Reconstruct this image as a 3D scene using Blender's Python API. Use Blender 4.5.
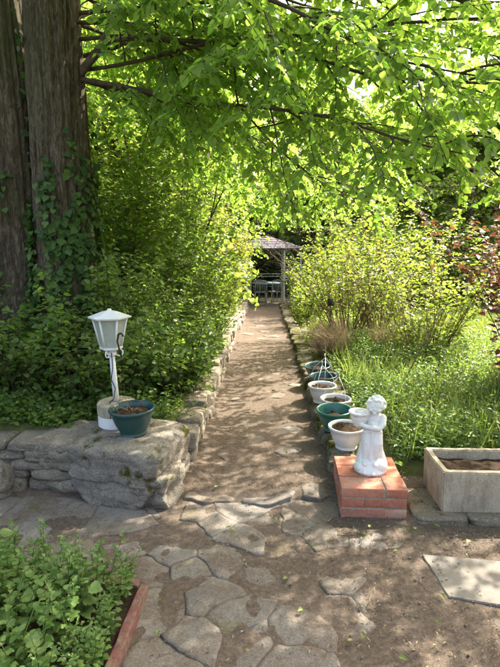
import bpy, bmesh, math, random
import numpy as np
from mathutils import Vector, Matrix, Quaternion, noise

for o in list(bpy.data.objects): bpy.data.objects.remove(o)
SC = bpy.context.scene
COL = SC.collection
R = math.radians

# ------------------------------------------------------------------ camera, sky, sun, exposure
cam_d = bpy.data.cameras.new('camera'); cam = bpy.data.objects.new('camera', cam_d); COL.objects.link(cam)
cam.location = (0, 0, 1.85)
cam.rotation_euler = (R(90 - 10.2), 0, R(1.75))
cam_d.sensor_fit = 'VERTICAL'; cam_d.sensor_height = 24; cam_d.lens = 490 / 667 * 24
cam_d.clip_start = 0.05; cam_d.clip_end = 2000
SC.camera = cam

SUN_EL, SUN_AZ = R(46), R(50)          # azimuth clockwise from +Y (ahead) towards +X (right)
W = bpy.data.worlds.new('World'); SC.world = W; W.use_nodes = True
nt = W.node_tree; bg = nt.nodes['Background']
sky = nt.nodes.new('ShaderNodeTexSky'); sky.sky_type = 'NISHITA'; sky.sun_disc = False
sky.sun_elevation = SUN_EL; sky.sun_rotation = SUN_AZ; sky.air_density = 1.0; sky.dust_density = 8.0; sky.ozone_density = 0.0
nt.links.new(sky.outputs[0], bg.inputs[0]); bg.inputs[1].default_value = 0.15
sun_d = bpy.data.lights.new('sun', 'SUN'); sun = bpy.data.objects.new('sun', sun_d); COL.objects.link(sun)
sun_d.energy = 3.6; sun_d.angle = R(0.53); sun_d.color = (1.0, 0.93, 0.80)
SDIR = Vector((math.sin(SUN_AZ) * math.cos(SUN_EL), math.cos(SUN_AZ) * math.cos(SUN_EL), math.sin(SUN_EL)))
sun.rotation_euler = SDIR.to_track_quat('Z', 'Y').to_euler(); sun.location = SDIR * 40
SC.view_settings.view_transform = 'Standard'; SC.view_settings.look = 'None'
SC.view_settings.gamma = 1; SC.view_settings.use_curve_mapping = False
SC.view_settings.exposure = 2.5

# ------------------------------------------------------------------ helpers
def tag(o, label=None, cat=None, group=None, kind=None):
    if label: o['label'] = label
    if cat: o['category'] = cat
    if group: o['group'] = group
    if kind: o['kind'] = kind
    return o
def link(name, data, parent=None, loc=None):
    o = bpy.data.objects.new(name, data); COL.objects.link(o)
    if parent is not None: o.parent = parent
    if loc is not None: o.location = loc
    return o
def empty(name, loc=(0, 0, 0), rz=0):
    o = link(name, None, None, loc); o.rotation_euler = (0, 0, rz); o.empty_display_size = .1
    return o
def mesh_pd(name, V, F, mat=None, smooth=True):
    me = bpy.data.meshes.new(name); me.from_pydata([tuple(v) for v in V], [], [tuple(f) for f in F])
    if mat: me.materials.append(mat)
    if smooth: me.polygons.foreach_set('use_smooth', [True] * len(me.polygons))
    me.update(); return me
def bm_mesh(name, bm, mat=None, smooth=False, recalc=True):
    if recalc: bmesh.ops.recalc_face_normals(bm, faces=bm.faces)
    me = bpy.data.meshes.new(name); bm.to_mesh(me); bm.free()
    if mat: me.materials.append(mat)
    if smooth: me.polygons.foreach_set('use_smooth', [True] * len(me.polygons))
    return me
def mesh_np(name, V, T, mat=None, smooth=True):
    """V (n,3), T (m,3) triangles"""
    me = bpy.data.meshes.new(name); n = len(V); m = len(T)
    me.vertices.add(n); me.vertices.foreach_set('co', np.asarray(V, np.float32).ravel())
    me.loops.add(m * 3); me.loops.foreach_set('vertex_index', np.asarray(T, np.int32).ravel())
    me.polygons.add(m); me.polygons.foreach_set('loop_start', np.arange(0, m * 3, 3, dtype=np.int32))
    me.polygons.foreach_set('use_smooth', np.full(m, smooth))
    if mat: me.materials.append(mat)
    me.update(calc_edges=True); return me
def norm(a): return a / np.maximum(np.linalg.norm(a, axis=-1, keepdims=True), 1e-9)
def fbm(x, y, z, oc=4):
    return noise.fractal(Vector((x, y, z)), 1.0, 2.0, oc)      # about -1..1
def sstep(a, b, x):
    t = min(1, max(0, (x - a) / (b - a))); return t * t * (3 - 2 * t)
def rbox(bm, c, s, bevel=0.0, rot=None, seg=2):
    """bevelled box centre c size s"""
    r = bmesh.ops.create_cube(bm, size=1); vs = r['verts']
    M = Matrix.Translation(c) @ (rot.to_matrix().to_4x4() if rot else Matrix()) @ Matrix.Diagonal((*s, 1))
    bmesh.ops.transform(bm, matrix=M, verts=vs)
    if bevel > 0:
        es = list({e for v in vs for e in v.link_edges})
        bmesh.ops.bevel(bm, geom=es, offset=bevel, segments=seg, affect='EDGES', profile=.6)
def lathe(profile, seg=40, closed_bottom=True):
    V, F = [], []
    for (r, z) in profile:
        for k in range(seg):
            a = 2 * math.pi * k / seg; V.append((r * math.cos(a), r * math.sin(a), z))
    for i in range(len(profile) - 1):
        for k in range(seg):
            k2 = (k + 1) % seg
            F.append((i * seg + k, i * seg + k2, (i + 1) * seg + k2, (i + 1) * seg + k))
    if closed_bottom: F.append(tuple(range(seg - 1, -1, -1)))
    return V, F
def tube_geo(pts, radii, sides=6, cap=True, V=None, F=None):
    """append a tube along pts (list of Vector) to V,F"""
    if V is None: V, F = [], []
    b0 = len(V); n = len(pts); pts = [Vector(p) for p in pts]
    if not hasattr(radii, '__len__'): radii = [radii] * n
    t0 = (pts[1] - pts[0]).normalized(); up = Vector((0, 0, 1)) if abs(t0.z) < .9 else Vector((1, 0, 0))
    nx = t0.cross(up).normalized()
    for i in range(n):
        t = (pts[min(n - 1, i + 1)] - pts[max(0, i - 1)]).normalized()
        nx = (nx - t * nx.dot(t)).normalized(); ny = t.cross(nx)
        for k in range(sides):
            a = 2 * math.pi * k / sides
            V.append(pts[i] + (nx * math.cos(a) + ny * math.sin(a)) * radii[i])
    for i in range(n - 1):
        for k in range(sides):
            k2 = (k + 1) % sides
            F.append((b0 + i * sides + k, b0 + i * sides + k2, b0 + (i + 1) * sides + k2, b0 + (i + 1) * sides + k))
    if cap:
        F.append(tuple(b0 + k for k in range(sides - 1, -1, -1))); F.append(tuple(b0 + (n - 1) * sides + k for k in range(sides)))
    return V, F
def tube(name, pts, radii, mat, parent=None, sides=8):
    V, F = tube_geo(pts, radii, sides); return link(name, mesh_pd(name, V, F, mat), parent)
def crom(P, n=8):
    """Catmull-Rom through points -> np array"""
    P = np.array(P, float); Q = np.vstack([2 * P[0] - P[1], P, 2 * P[-1] - P[-2]]); out = []
    for i in range(1, len(Q) - 2):
        p0, p1, p2, p3 = Q[i - 1], Q[i], Q[i + 1], Q[i + 2]
        for k in range(n):
            t = k / n
            out.append(.5 * ((2 * p1) + (-p0 + p2) * t + (2 * p0 - 5 * p1 + 4 * p2 - p3) * t * t + (-p0 + 3 * p1 - 3 * p2 + p3) * t ** 3))
    out.append(P[-1]); return np.array(out)

# ------------------------------------------------------------------ materials
class NB:
    def __init__(s, name):
        s.m = bpy.data.materials.new(name); s.m.use_nodes = True; s.t = s.m.node_tree
        s.b = s.t.nodes['Principled BSDF']; s.out = s.t.nodes['Material Output']
        s.pos = s.t.nodes.new('ShaderNodeNewGeometry').outputs['Position']
    def n(s, ty, **kw):
        q = s.t.nodes.new(ty)
        for k, v in kw.items(): setattr(q, k, v)
        return q
    def l(s, a, b): s.t.links.new(a, b)
    def mapped(s, sc=(1, 1, 1), vec=None):
        q = s.n('ShaderNodeMapping'); q.inputs['Scale'].default_value = sc; s.l(vec or s.pos, q.inputs[0]); return q.outputs[0]
    def noise(s, scale, detail=5, rough=.6, vec=None, dist=0):
        q = s.n('ShaderNodeTexNoise'); q.inputs['Scale'].default_value = scale; q.inputs['Detail'].default_value = detail
        q.inputs['Roughness'].default_value = rough; q.inputs['Distortion'].default_value = dist
        s.l(vec or s.pos, q.inputs['Vector']); return q.outputs[0]
    def ramp(s, fac, stops, interp='LINEAR'):
        q = s.n('ShaderNodeValToRGB'); e = q.color_ramp; e.interpolation = interp
        while len(e.elements) < len(stops): e.elements.new(.5)
        for el, (p, c) in zip(e.elements, stops):
            el.position = p; el.color = (*c, 1) if hasattr(c, '__len__') else (c, c, c, 1)
        s.l(fac, q.inputs[0]); return q.outputs[0]
    def mix(s, fac, a, b, mode='MIX'):
        q = s.n('ShaderNodeMix', data_type='RGBA', blend_type=mode)
        for sock, v in ((q.inputs[0], fac), (q.inputs[6], a), (q.inputs[7], b)):
            if isinstance(v, bpy.types.NodeSocket): s.l(v, sock)
            elif hasattr(v, '__len__'): sock.default_value = (*v, 1)
            else: sock.default_value = v
        return q.outputs[2]
    def math(s, op, a, b=0.):
        q = s.n('ShaderNodeMath', operation=op)
        for sock, v in ((q.inputs[0], a), (q.inputs[1], b)):
            if isinstance(v, bpy.types.NodeSocket): s.l(v, sock)
            else: sock.default_value = v
        return q.outputs[0]
    def bump(s, h, strength=.5, dist=.01):
        q = s.n('ShaderNodeBump'); q.inputs['Strength'].default_value = strength; q.inputs['Distance'].default_value = dist
        s.l(h, q.inputs['Height']); s.l(q.outputs[0], s.b.inputs['Normal']); return q.outputs[0]
    def col(s, c):
        if isinstance(c, bpy.types.NodeSocket): s.l(c, s.b.inputs['Base Color'])
        else: s.b.inputs['Base Color'].default_value = (*c, 1)
    def rough(s, r, spec=.3): s.b.inputs['Roughness'].default_value = r; s.b.inputs['Specular IOR Level'].default_value = spec
    def orand(s): return s.n('ShaderNodeObjectInfo').outputs['Random']
    def irand(s):
        q = s.n('ShaderNodeNewGeometry'); o = s.n('ShaderNodeObjectInfo')
        a = s.math('ADD', q.outputs['Random Per Island'], o.outputs['Random']); return s.math('FRACT', a)
    def moss(s, base, amt=.5, scale=4., c1=(.055, .06, .012), c2=(.11, .10, .02)):
        """moss growing in its own patches"""
        k = s.ramp(s.noise(scale, 6, .65), [(amt, 0), (amt + .09, 1)])
        c = s.mix(s.noise(60, 2), c1, c2); return s.mix(k, base, c)

def m_leaf(name, stops, trans, tmix=.45, rough=.45, spec=.35, big=None):
    n = NB(name); r = n.irand(); c = n.ramp(r, stops)
    if big: c = n.mix(n.ramp(n.noise(big, 3), [(.35, 0), (.65, .6)]), c, tuple(v * .6 for v in stops[0][1]))
    n.col(c); n.rough(rough, spec)
    tr = n.n('ShaderNodeBsdfTranslucent'); tc = n.mix(r, trans[0], trans[1]); n.l(tc, tr.inputs[0])
    mx = n.n('ShaderNodeMixShader'); mx.inputs[0].default_value = tmix
    n.l(n.b.outputs[0], mx.inputs[1]); n.l(tr.outputs[0], mx.inputs[2]); n.l(mx.outputs[0], n.out.inputs[0]); return n.m
def m_plain(name, c, rough=.5, spec=.4, var=.12, scale=9, bump=.15, metallic=0, dirt=None):
    n = NB(name); k = n.noise(scale, 6, .65)
    col = n.mix(n.ramp(k, [(.3, 0), (.75, 1)]), tuple(v * (1 - var) for v in c), tuple(min(1, v * (1 + var)) for v in c))
    if dirt: col = n.mix(n.ramp(n.noise(dirt[1], 7, .7), [(dirt[2], 0), (dirt[2] + .15, dirt[3])]), col, dirt[0])
    n.col(col); n.rough(rough, spec); n.b.inputs['Metallic'].default_value = metallic
    n.bump(n.noise(scale * 12, 4), bump, .003); return n.m

M = {}
M['lime'] = m_leaf('lime_leaf', [(0, (.065, .125, .022)), (.5, (.09, .16, .03)), (1, (.13, .19, .04))], ((.25, .47, .05), (.43, .61, .085)), .56)
M['lime_far'] = m_leaf('far_leaf', [(0, (.075, .135, .025)), (1, (.13, .185, .04))], ((.26, .42, .05), (.44, .54, .08)), .55)
M['bank'] = m_leaf('bank_leaf', [(0, (.06, .12, .028)), (.6, (.095, .165, .038)), (1, (.14, .20, .055))], ((.20, .36, .04), (.32, .45, .06)), .46)
M['yellow'] = m_leaf('yellow_leaf', [(0, (.10, .14, .02)), (.6, (.16, .17, .03)), (1, (.22, .17, .05))], ((.28, .36, .04), (.42, .38, .06)), .45)
M['spirea'] = m_leaf('spirea_leaf', [(0, (.085, .14, .022)), (.7, (.13, .18, .03)), (1, (.17, .19, .05))], ((.24, .40, .03), (.40, .46, .05)), .45)
M['ivy'] = m_leaf('ivy_leaf', [(0, (.03, .07, .02)), (.6, (.06, .12, .028)), (1, (.11, .17, .045))], ((.05, .12, .02), (.10, .18, .02)), .3, .55, .2)
M['weed'] = m_leaf('weed_leaf', [(0, (.07, .135, .03)), (.5, (.10, .175, .045)), (1, (.16, .22, .07))], ((.18, .34, .04), (.30, .42, .07)), .38)
M['copper'] = m_leaf('copper_leaf', [(0, (.05, .018, .018)), (.6, (.09, .034, .026)), (1, (.09, .075, .03))], ((.20, .05, .035), (.24, .13, .045)), .33)
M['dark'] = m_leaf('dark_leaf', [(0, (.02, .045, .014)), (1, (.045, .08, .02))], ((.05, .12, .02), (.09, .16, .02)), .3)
M['grass'] = m_leaf('grass_blade', [(0, (.07, .12, .022)), (.6, (.12, .165, .04)), (1, (.22, .22, .09))], ((.20, .32, .04), (.34, .40, .08)), .4)
M['dry'] = m_leaf('dry_grass', [(0, (.20, .135, .08)), (.6, (.36, .27, .18)), (1, (.46, .39, .28))], ((.25, .17, .09), (.3, .22, .12)), .25, .7, .1)
M['lilac'] = m_leaf('lilac_flower', [(0, (.34, .16, .36)), (1, (.55, .34, .55))], ((.4, .2, .4), (.5, .3, .5)), .35, .6, .1)
M['fallen'] = m_leaf('fallen_leaf', [(0, (.11, .16, .03)), (.6, (.16, .19, .05)), (1, (.24, .19, .06))], ((.2, .3, .04), (.25, .3, .05)), .2)
M['litter'] = m_leaf('litter', [(0, (.06, .04, .025)), (.6, (.16, .115, .07)), (1, (.30, .24, .16))], ((.1, .07, .04), (.1, .07, .04)), .05, .8, .1)

n = NB('bark'); v = n.mapped((20, 20, 4.5)); k1 = n.noise(1.7, 10, .78, v, 1.2); k2 = n.noise(1.1, 4)
c = n.ramp(k1, [(.34, (.026, .019, .013)), (.48, (.10, .078, .056)), (.62, (.24, .20, .155))])
c = n.mix(n.ramp(k2, [(.45, 0), (.68, .55)]), c, (.09, .095, .045))
n.col(c); n.rough(.9, .1); n.bump(k1, 1.0, .03); M['bark'] = n.m
n = NB('twig_bark'); n.col(n.ramp(n.noise(14, 4), [(.3, (.035, .025, .018)), (.7, (.10, .075, .05))])); n.rough(.8, .2); M['twig'] = n.m
n = NB('red_stem'); n.col(n.ramp(n.noise(14, 4), [(.3, (.10, .05, .035)), (.7, (.2, .12, .08))])); n.rough(.7, .2); M['redstem'] = n.m
M['greenstem'] = m_plain('green_stem', (.08, .12, .03), .6, .2)

def soil_col(n):
    a = n.noise(1.3, 8, .62); b = n.noise(34, 8, .75); d = n.noise(150, 3, .6)
    c = n.ramp(a, [(.3, (.078, .059, .046)), (.5, (.116, .090, .071)), (.7, (.17, .137, .109))])
    c = n.mix(.55, c, n.ramp(b, [(.32, (.038, .028, .021)), (.55, (.138, .109, .086)), (.75, (.27, .227, .183))]), 'MIX')
    c = n.mix(.45, c, n.ramp(d, [(.35, (.5, .5, .5)), (.7, (1.2, 1.15, 1.1))]), 'MULTIPLY')
    return c, b, d
n = NB('soil'); c, b, d = soil_col(n); n.col(c); n.rough(.95, .08); n.bump(n.math('ADD', b, n.math('MULTIPLY', d, .5)), .8, .014); M['soil'] = n.m
n = NB('flagstone'); c0, b0, d0 = soil_col(n); r = n.orand()
a = n.noise(5, 9, .68); st = n.ramp(a, [(.3, (.10, .09, .077)), (.52, (.18, .164, .143)), (.75, (.26, .24, .212))])
st = n.mix(.6, st, n.ramp(r, [(0, (.205, .165, .132)), (.35, (.15, .136, .122)), (.7, (.245, .222, .20)), (1, (.13, .125, .12))]))
st = n.mix(n.ramp(n.noise(2.6, 9, .72), [(.40, .15), (.60, .9)]), st, c0)
st = n.moss(st, .61, 3.2)
fine = n.noise(85, 8, .8); st = n.mix(.75, st, n.ramp(fine, [(.34, (.5, .48, .45)), (.5, (.95, .95, .95)), (.66, (1.4, 1.38, 1.35))]), 'MULTIPLY')
n.col(st); n.rough(.88, .12); n.bump(n.math('ADD', a, n.math('MULTIPLY', n.noise(70, 6, .7), .4)), .7, .015); M['flag'] = n.m
def m_stone(name, base, mossamt, light=1.0):
    n = NB(name); r = n.orand(); a = n.noise(4.5, 10, .7, dist=.4)
    c = n.ramp(a, [(.28, tuple(v * .5 * light for v in base)), (.5, tuple(v * light for v in base)), (.74, tuple(min(.6, v * 1.5 * light) for v in base))])
    c = n.mix(.35, c, n.ramp(r, [(0, (.27, .22, .15)), (.5, (.21, .19, .16)), (1, (.30, .265, .21))]))
    c = n.mix(n.ramp(n.noise(22, 6, .7), [(.56, 0), (.66, .6)]), c, (.42, .41, .37))
    c = n.moss(c, mossamt, 4.5)
    fine = n.noise(75, 8, .8); c = n.mix(.8, c, n.ramp(fine, [(.34, (.45, .43, .40)), (.5, (.95, .95, .95)), (.66, (1.45, 1.42, 1.38))]), 'MULTIPLY')
    vo = n.n('ShaderNodeTexVoronoi', feature='DISTANCE_TO_EDGE'); vo.inputs['Scale'].default_value = 9; n.l(n.mapped((1, 1, 1.8), None), vo.inputs['Vector'])
    ck = n.ramp(vo.outputs['Distance'], [(0, 0), (.05, 1)]); c = n.mix(.12, c, ck, 'MULTIPLY')
    n.col(c); n.rough(.92, .08); n.bump(n.math('ADD', n.math('ADD', a, n.math('MULTIPLY', fine, .6)), n.math('MULTIPLY', ck, .15)), 1.0, .035); return n.m
M['stone'] = m_stone('wall_stone', (.27, .235, .185), .60)
M['boulder'] = m_stone('boulder_stone', (.36, .315, .26), .55)
M['kerb'] = m_stone('mossy_stone', (.21, .185, .14), .47)
M['mortar'] = m_plain('old_mortar', (.27, .235, .185), .95, .05, .35, 30, 1.0)
n = NB('brick'); r = n.orand(); a = n.noise(16, 8, .7)
c = n.ramp(r, [(0, (.33, .12, .075)), (.5, (.38, .155, .10)), (1, (.44, .20, .135))])
c = n.mix(.5, c, n.ramp(a, [(.3, (.55, .5, .5)), (.6, (1, 1, 1)), (.8, (1.25, 1.2, 1.15))]), 'MULTIPLY')
c = n.mix(n.ramp(n.noise(6, 8, .7), [(.50, 0), (.66, .65)]), c, (.33, .27, .21))
c = n.mix(.7, c, n.ramp(n.noise(95, 7, .8), [(.34, (.55, .52, .5)), (.5, (.95, .95, .95)), (.66, (1.3, 1.3, 1.3))]), 'MULTIPLY')
n.col(c); n.rough(.9, .12); n.bump(n.noise(60, 8, .75), .6, .006); M['brick'] = n.m
n = NB('concrete'); a = n.noise(5, 10, .72); c = n.ramp(a, [(.3, (.26, .222, .165)), (.5, (.38, .33, .25)), (.72, (.48, .43, .34))])
sp = n.noise(120, 5, .75); c = n.mix(.9, c, n.ramp(sp, [(.35, (.6, .58, .55)), (.6, (1.05, 1.03, 1)), (.75, (1.2, 1.2, 1.2))]), 'MULTIPLY')
c = n.mix(n.ramp(n.noise(3.5, 9, .72, n.mapped((3, 3, .7))), [(.48, 0), (.66, .75)]), c, (.15, .13, .095))
n.col(c); n.rough(.92, .1); n.bump(n.math('ADD', n.noise(90, 6, .7), a), .6, .008); M['concrete'] = n.m
n = NB('slab_concrete'); a = n.noise(6, 10, .7); c = n.ramp(a, [(.3, (.115, .104, .09)), (.55, (.16, .147, .13)), (.75, (.21, .196, .175))])
c0, b0, d0 = soil_col(n); c = n.mix(n.ramp(n.noise(4.2, 8, .7), [(.52, 0), (.72, .6)]), c, c0)
n.col(c); n.rough(.9, .1); n.bump(n.noise(90, 6, .7), .4, .004); M['slab'] = n.m
M['white_paint'] = m_plain('white_paint', (.66, .66, .66), .45, .4, .06, 12, .15, dirt=((.42, .40, .34), 18, .60, .5))
M['statue'] = m_plain('white_plaster', (.66, .645, .61), .7, .25, .05, 20, .25, dirt=((.42, .37, .28), 13, .53, .55))
M['white_pot'] = m_plain('white_plastic', (.58, .57, .54), .4, .45, .06, 8, .08, dirt=((.36, .31, .24), 9, .55, .5))
M['green_pot'] = m_plain('green_plastic', (.028, .12, .088), .35, .5, .15, 8, .08, dirt=((.16, .17, .13), 10, .56, .45))
M['dark_pot'] = m_plain('dark_green_plastic', (.014, .055, .055), .32, .5, .2, 8, .08, dirt=((.14, .13, .11), 10, .58, .5))
M['potsoil'] = m_plain('pot_soil', (.042, .028, .019), .95, .05, .5, 40, 1.0)
M['black'] = m_plain('black_plastic', (.015, .017, .016), .5, .4)
M['edging'] = m_plain('red_edging', (.15, .066, .058), .9, .1, .4, 14, .9, dirt=((.20, .15, .115), 12, .46, .8))
M['roof'] = m_plain('roof_tile', (.09, .08, .095), .8, .2, .25, 4, .5)
M['bulb'] = m_plain('bulb_glass', (.7, .7, .66), .15, .5)
M['chair'] = m_plain('chair_metal', (.34, .34, .33), .5, .4)
M['tabletop'] = m_plain('table_top', (.55, .60, .66), .3, .5)
n = NB('frosted_glass'); n.col(n.ramp(n.noise(30, 4), [(.3, (.62, .64, .62)), (.7, (.82, .84, .82))])); n.rough(.25, .5)
n.b.inputs['Transmission Weight'].default_value = .0
tb = n.n('ShaderNodeBsdfTranslucent'); tb.inputs[0].default_value = (.75, .78, .72, 1)
ts = n.n('ShaderNodeBsdfTransparent'); ts.inputs[0].default_value = (.8, .84, .8, 1)
m1 = n.n('ShaderNodeMixShader'); m1.inputs[0].default_value = .45; n.l(n.b.outputs[0], m1.inputs[1]); n.l(tb.outputs[0], m1.inputs[2])
m2 = n.n('ShaderNodeMixShader'); m2.inputs[0].default_value = .55; n.l(m1.outputs[0], m2.inputs[1]); n.l(ts.outputs[0], m2.inputs[2])
n.l(m2.outputs[0], n.out.inputs[0]); n.bump(n.noise(110, 3), .5, .003); M['glass'] = n.m
n = NB('ground'); a = n.noise(.9, 8, .65); b = n.noise(18, 8, .7)
c = n.ramp(a, [(.3, (.055, .065, .022)), (.55, (.085, .095, .03)), (.75, (.13, .115, .055))])
c = n.mix(.5, c, n.ramp(b, [(.35, (.05, .042, .025)), (.6, (.11, .12, .04)), (.8, (.17, .16, .07))]))
n.col(c); n.rough(.95, .08); n.bump(b, .8, .03); M['ground'] = n.m

# ------------------------------------------------------------------ ground, path
def base_z(y): return -0.35 * sstep(8, 18, y)
def terr(x, y):
    z = base_z(y)
    if y > 3.4:
        fade = 1 - sstep(17, 19, y)
        lf = sstep(-.70, -.80, x) * sstep(3.45, 3.6, y) * (fade if x > -4 else 1)
        z += lf * (.36 + .10 * sstep(-.9, -2.5, x) + .05 * fbm(x * .8, y * .8, 3))
        rt = sstep(.70, .76, x) * sstep(3.62, 3.72, y) * (fade if x < 4 else 1)
        z += rt * (.10 + .05 * fbm(x * .6, y * .6, 9) + .10 * sstep(1, 3, x))
    return z
def in_path(x, y): return (y < 3.62 and abs(x) < 3.9 and y > -3.9) or (abs(x) < .66 and y < 18.2)
def axis(fine0, fine1, step, far):
    a = list(np.arange(fine0, fine1 + 1e-6, step)); s = step
    x = fine1
    while x < far: s *= 1.35; x += s; a.append(x)
    s = step; x = fine0
    while x > -far: s *= 1.35; x -= s; a.insert(0, x)
    return a
xs = axis(-5, 7, .1, 400); ys = axis(-4, 20, .12, 400)
V = []; F = []
for y in ys:
    for x in xs: V.append((x, y, terr(x, y) - (.06 if in_path(x, y) else 0)))
nx_ = len(xs)
for j in range(len(ys) - 1):
    for i in range(nx_ - 1): F.append((j * nx_ + i, j * nx_ + i + 1, (j + 1) * nx_ + i + 1, (j + 1) * nx_ + i))
tag(link('ground', mesh_pd('ground', V, F, M['ground'])), kind='structure')

def path_z(x, y):
    z = base_z(y) + .010 * fbm(x * 1.7, y * 1.7, 1, 4) + .006 * fbm(x * 9, y * 9, 5, 3)
    z += .035 * sstep(3.30, 3.42, y)                                  # low worn step at the mouth of the walk
    if y > 3.5: z += .02 * sstep(.4, .62, abs(x)) + .012 * fbm(0.3 * x, y * 2.2, 11, 2)
    return z
V = []; F = []; idx = {}
st = .045
gx = np.arange(-3.96, 3.97, st); gy = np.arange(-3.96, 18.3, st)
def pv(i, j):
    if (i, j) not in idx:
        x, y = float(gx[i]), float(gy[j]); idx[(i, j)] = len(V)
        V.append((x, y, path_z(x, y)))
    return idx[(i, j)]
for j in range(len(gy) - 1):
    for i in range(len(gx) - 1):
        x = gx[i] + st / 2; y = gy[j] + st / 2
        if y < 3.66 or abs(x) < .66: F.append((pv(i, j), pv(i + 1, j), pv(i + 1, j + 1), pv(i, j + 1)))
path = tag(link('path', mesh_pd('path', V, F, M['soil'])), kind='structure')

# crazy paving: Voronoi cells, each a stone of its own
rg = random.Random(4)
def clip_poly(poly, p, q):
    """keep the side of the bisector of p,q nearer p"""
    mx, my = (p[0] + q[0]) / 2, (p[1] + q[1]) / 2; nx, ny = q[0] - p[0], q[1] - p[1]; out = []
    for i in range(len(poly)):
        a, b = poly[i], poly[(i + 1) % len(poly)]
        da = (a[0] - mx) * nx + (a[1] - my) * ny; db = (b[0] - mx) * nx + (b[1] - my) * ny
        if da <= 0: out.append(a)
        if da * db < 0:
            t = da / (da - db); out.append((a[0] + (b[0] - a[0]) * t, a[1] + (b[1] - a[1]) * t))
    return out
def flag_mesh(poly, seed, thick=.05, inset=.0015, amp=.009):
    cx = sum(p[0] for p in poly) / len(poly); cy = sum(p[1] for p in poly) / len(poly)
    pts = []
    for i in range(len(poly)):
        a, b = poly[i], poly[(i + 1) % len(poly)]; L = math.hypot(b[0] - a[0], b[1] - a[1]); k = max(1, int(L / .03))
        for j in range(k): pts.append((a[0] + (b[0] - a[0]) * j / k, a[1] + (b[1] - a[1]) * j / k))
    for _ in range(0):                                                # round the corners
        pts = [((pts[i - 1][0] + 2 * pts[i][0] + pts[(i + 1) % len(pts)][0]) / 4, (pts[i - 1][1] + 2 * pts[i][1] + pts[(i + 1) % len(pts)][1]) / 4) for i in range(len(pts))]
    def jit(p):
        wx = .05 * noise.noise(Vector((p[0] * 3.2, p[1] * 3.2, 4.5))) + .022 * noise.noise(Vector((p[0] * 8, p[1] * 8, 1.5))) + .010 * noise.noise(Vector((p[0] * 19, p[1] * 19, 7.5)))
        wy = .05 * noise.noise(Vector((p[0] * 3.2, p[1] * 3.2, 14.5))) + .022 * noise.noise(Vector((p[0] * 8, p[1] * 8, 21.5))) + .010 * noise.noise(Vector((p[0] * 19, p[1] * 19, 27.5)))
        dx, dy = p[0] + wx - cx, p[1] + wy - cy; d = math.hypot(dx, dy); f = 1 - inset * (1 + .9 * noise.noise(Vector((p[0] * 4, p[1] * 4, seed)))) / max(d, .03)
        return dx * f, dy * f
    ring = [jit(p) for p in pts]; nn = len(ring); tx, ty = rg.uniform(-.011, .011), rg.uniform(-.011, .011)
    V = []; F = []
    def top(x, y): return tx * x + ty * y + amp * fbm((x + cx) * 4, (y + cy) * 4, seed * 1.7, 4)
    for s, dz in ((1.0, -thick), (1.0, -.006), (.985, -.001), (.85, 0), (.5, 0), (.2, 0)):
        for (x, y) in ring: V.append((x * s, y * s, (top(x * s, y * s) if dz > -.04 else 0) + dz))
    V.append((0, 0, top(0, 0)))
    for r_ in range(5):
        for k in range(nn):
            k2 = (k + 1) % nn; F.append((r_ * nn + k, r_ * nn + k2, (r_ + 1) * nn + k2, (r_ + 1) * nn + k))
    for k in range(nn): F.append((5 * nn + k, 5 * nn + (k + 1) % nn, 6 * nn))
    return (cx, cy), mesh_pd('paving_stone', V, F, M['flag'])
sites = []
def scatter(x0, x1, y0, y1, dmin, n):
    for _ in range(n):
        p = (rg.uniform(x0, x1), rg.uniform(y0, y1))
        if all(math.hypot(p[0] - q[0], p[1] - q[1]) > dmin for q in sites): sites.append(p)
for y in np.arange(3.35, 3.7, .3):                                    # big step stones
    pass
scatter(-2.6, -.75, 2.3, 3.2, .52, 60); scatter(-.8, .75, .6, 3.25, .5, 7); scatter(-.8, .75, .6, 3.25, .30, 22); scatter(-.8, .75, .6, 3.25, .18, 400); scatter(-2.8, -.8, .4, 2.3, .5, 60)
border = [(x, 3.62) for x in (-1.2, -.6, -.25, .15, .5, .9)]
for i, p in enumerate(sites):
    if p[0] > .70: continue
    poly = [(p[0] - .6, p[1] - .6), (p[0] + .6, p[1] - .6), (p[0] + .6, p[1] + .6), (p[0] - .6, p[1] + .6)]
    for q in sites + border:
        if q != p and math.hypot(p[0] - q[0], p[1] - q[1]) < 1.5: poly = clip_poly(poly, p, q)
    if len(poly) < 3: continue
    (cx, cy), me = flag_mesh(poly, i * 3.7)
    if cx < -.70 and cy < 2.35: continue
    sink = path_z(cx, cy) - .0105 + rg.uniform(-.006, .008) - .012 * sstep(.25, .6, cx)
    link('paving_stone', me, path, (cx, cy, .012 + sink))
for (poly, h) in (([(-.60, 3.34), (-.42, 3.26), (-.22, 3.29), (-.16, 3.42), (-.24, 3.54), (-.58, 3.60)], .024), ([(-.16, 3.30), (.04, 3.25), (.22, 3.31), (.26, 3.44), (.1, 3.55), (-.14, 3.50)], .026), ([(.29, 3.36), (.42, 3.30), (.52, 3.38), (.50, 3.54), (.32, 3.56)], .024)):
    (cx, cy), me = flag_mesh(poly, h * 977, .08, .004, .02); link('step_stone', me, path, (cx, cy, h))
for k in range(46):                                                   # stones showing through the trodden earth of the walk
    y = 3.7 + 9.5 * (k / 46) ** 1.25; x = rg.uniform(-.48, .48); s = rg.uniform(.10, .22)
    poly = [(x + s * rg.uniform(.7, 1.2) * math.cos(a), y + .75 * s * rg.uniform(.7, 1.2) * math.sin(a)) for a in np.arange(0, 6.28, 1.05)]
    (cx, cy), me = flag_mesh(poly, k * 5.1, .05, .006, .010); link('paving_stone', me, path, (cx, cy, path_z(cx, cy) + rg.uniform(-.008, .006)))

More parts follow.
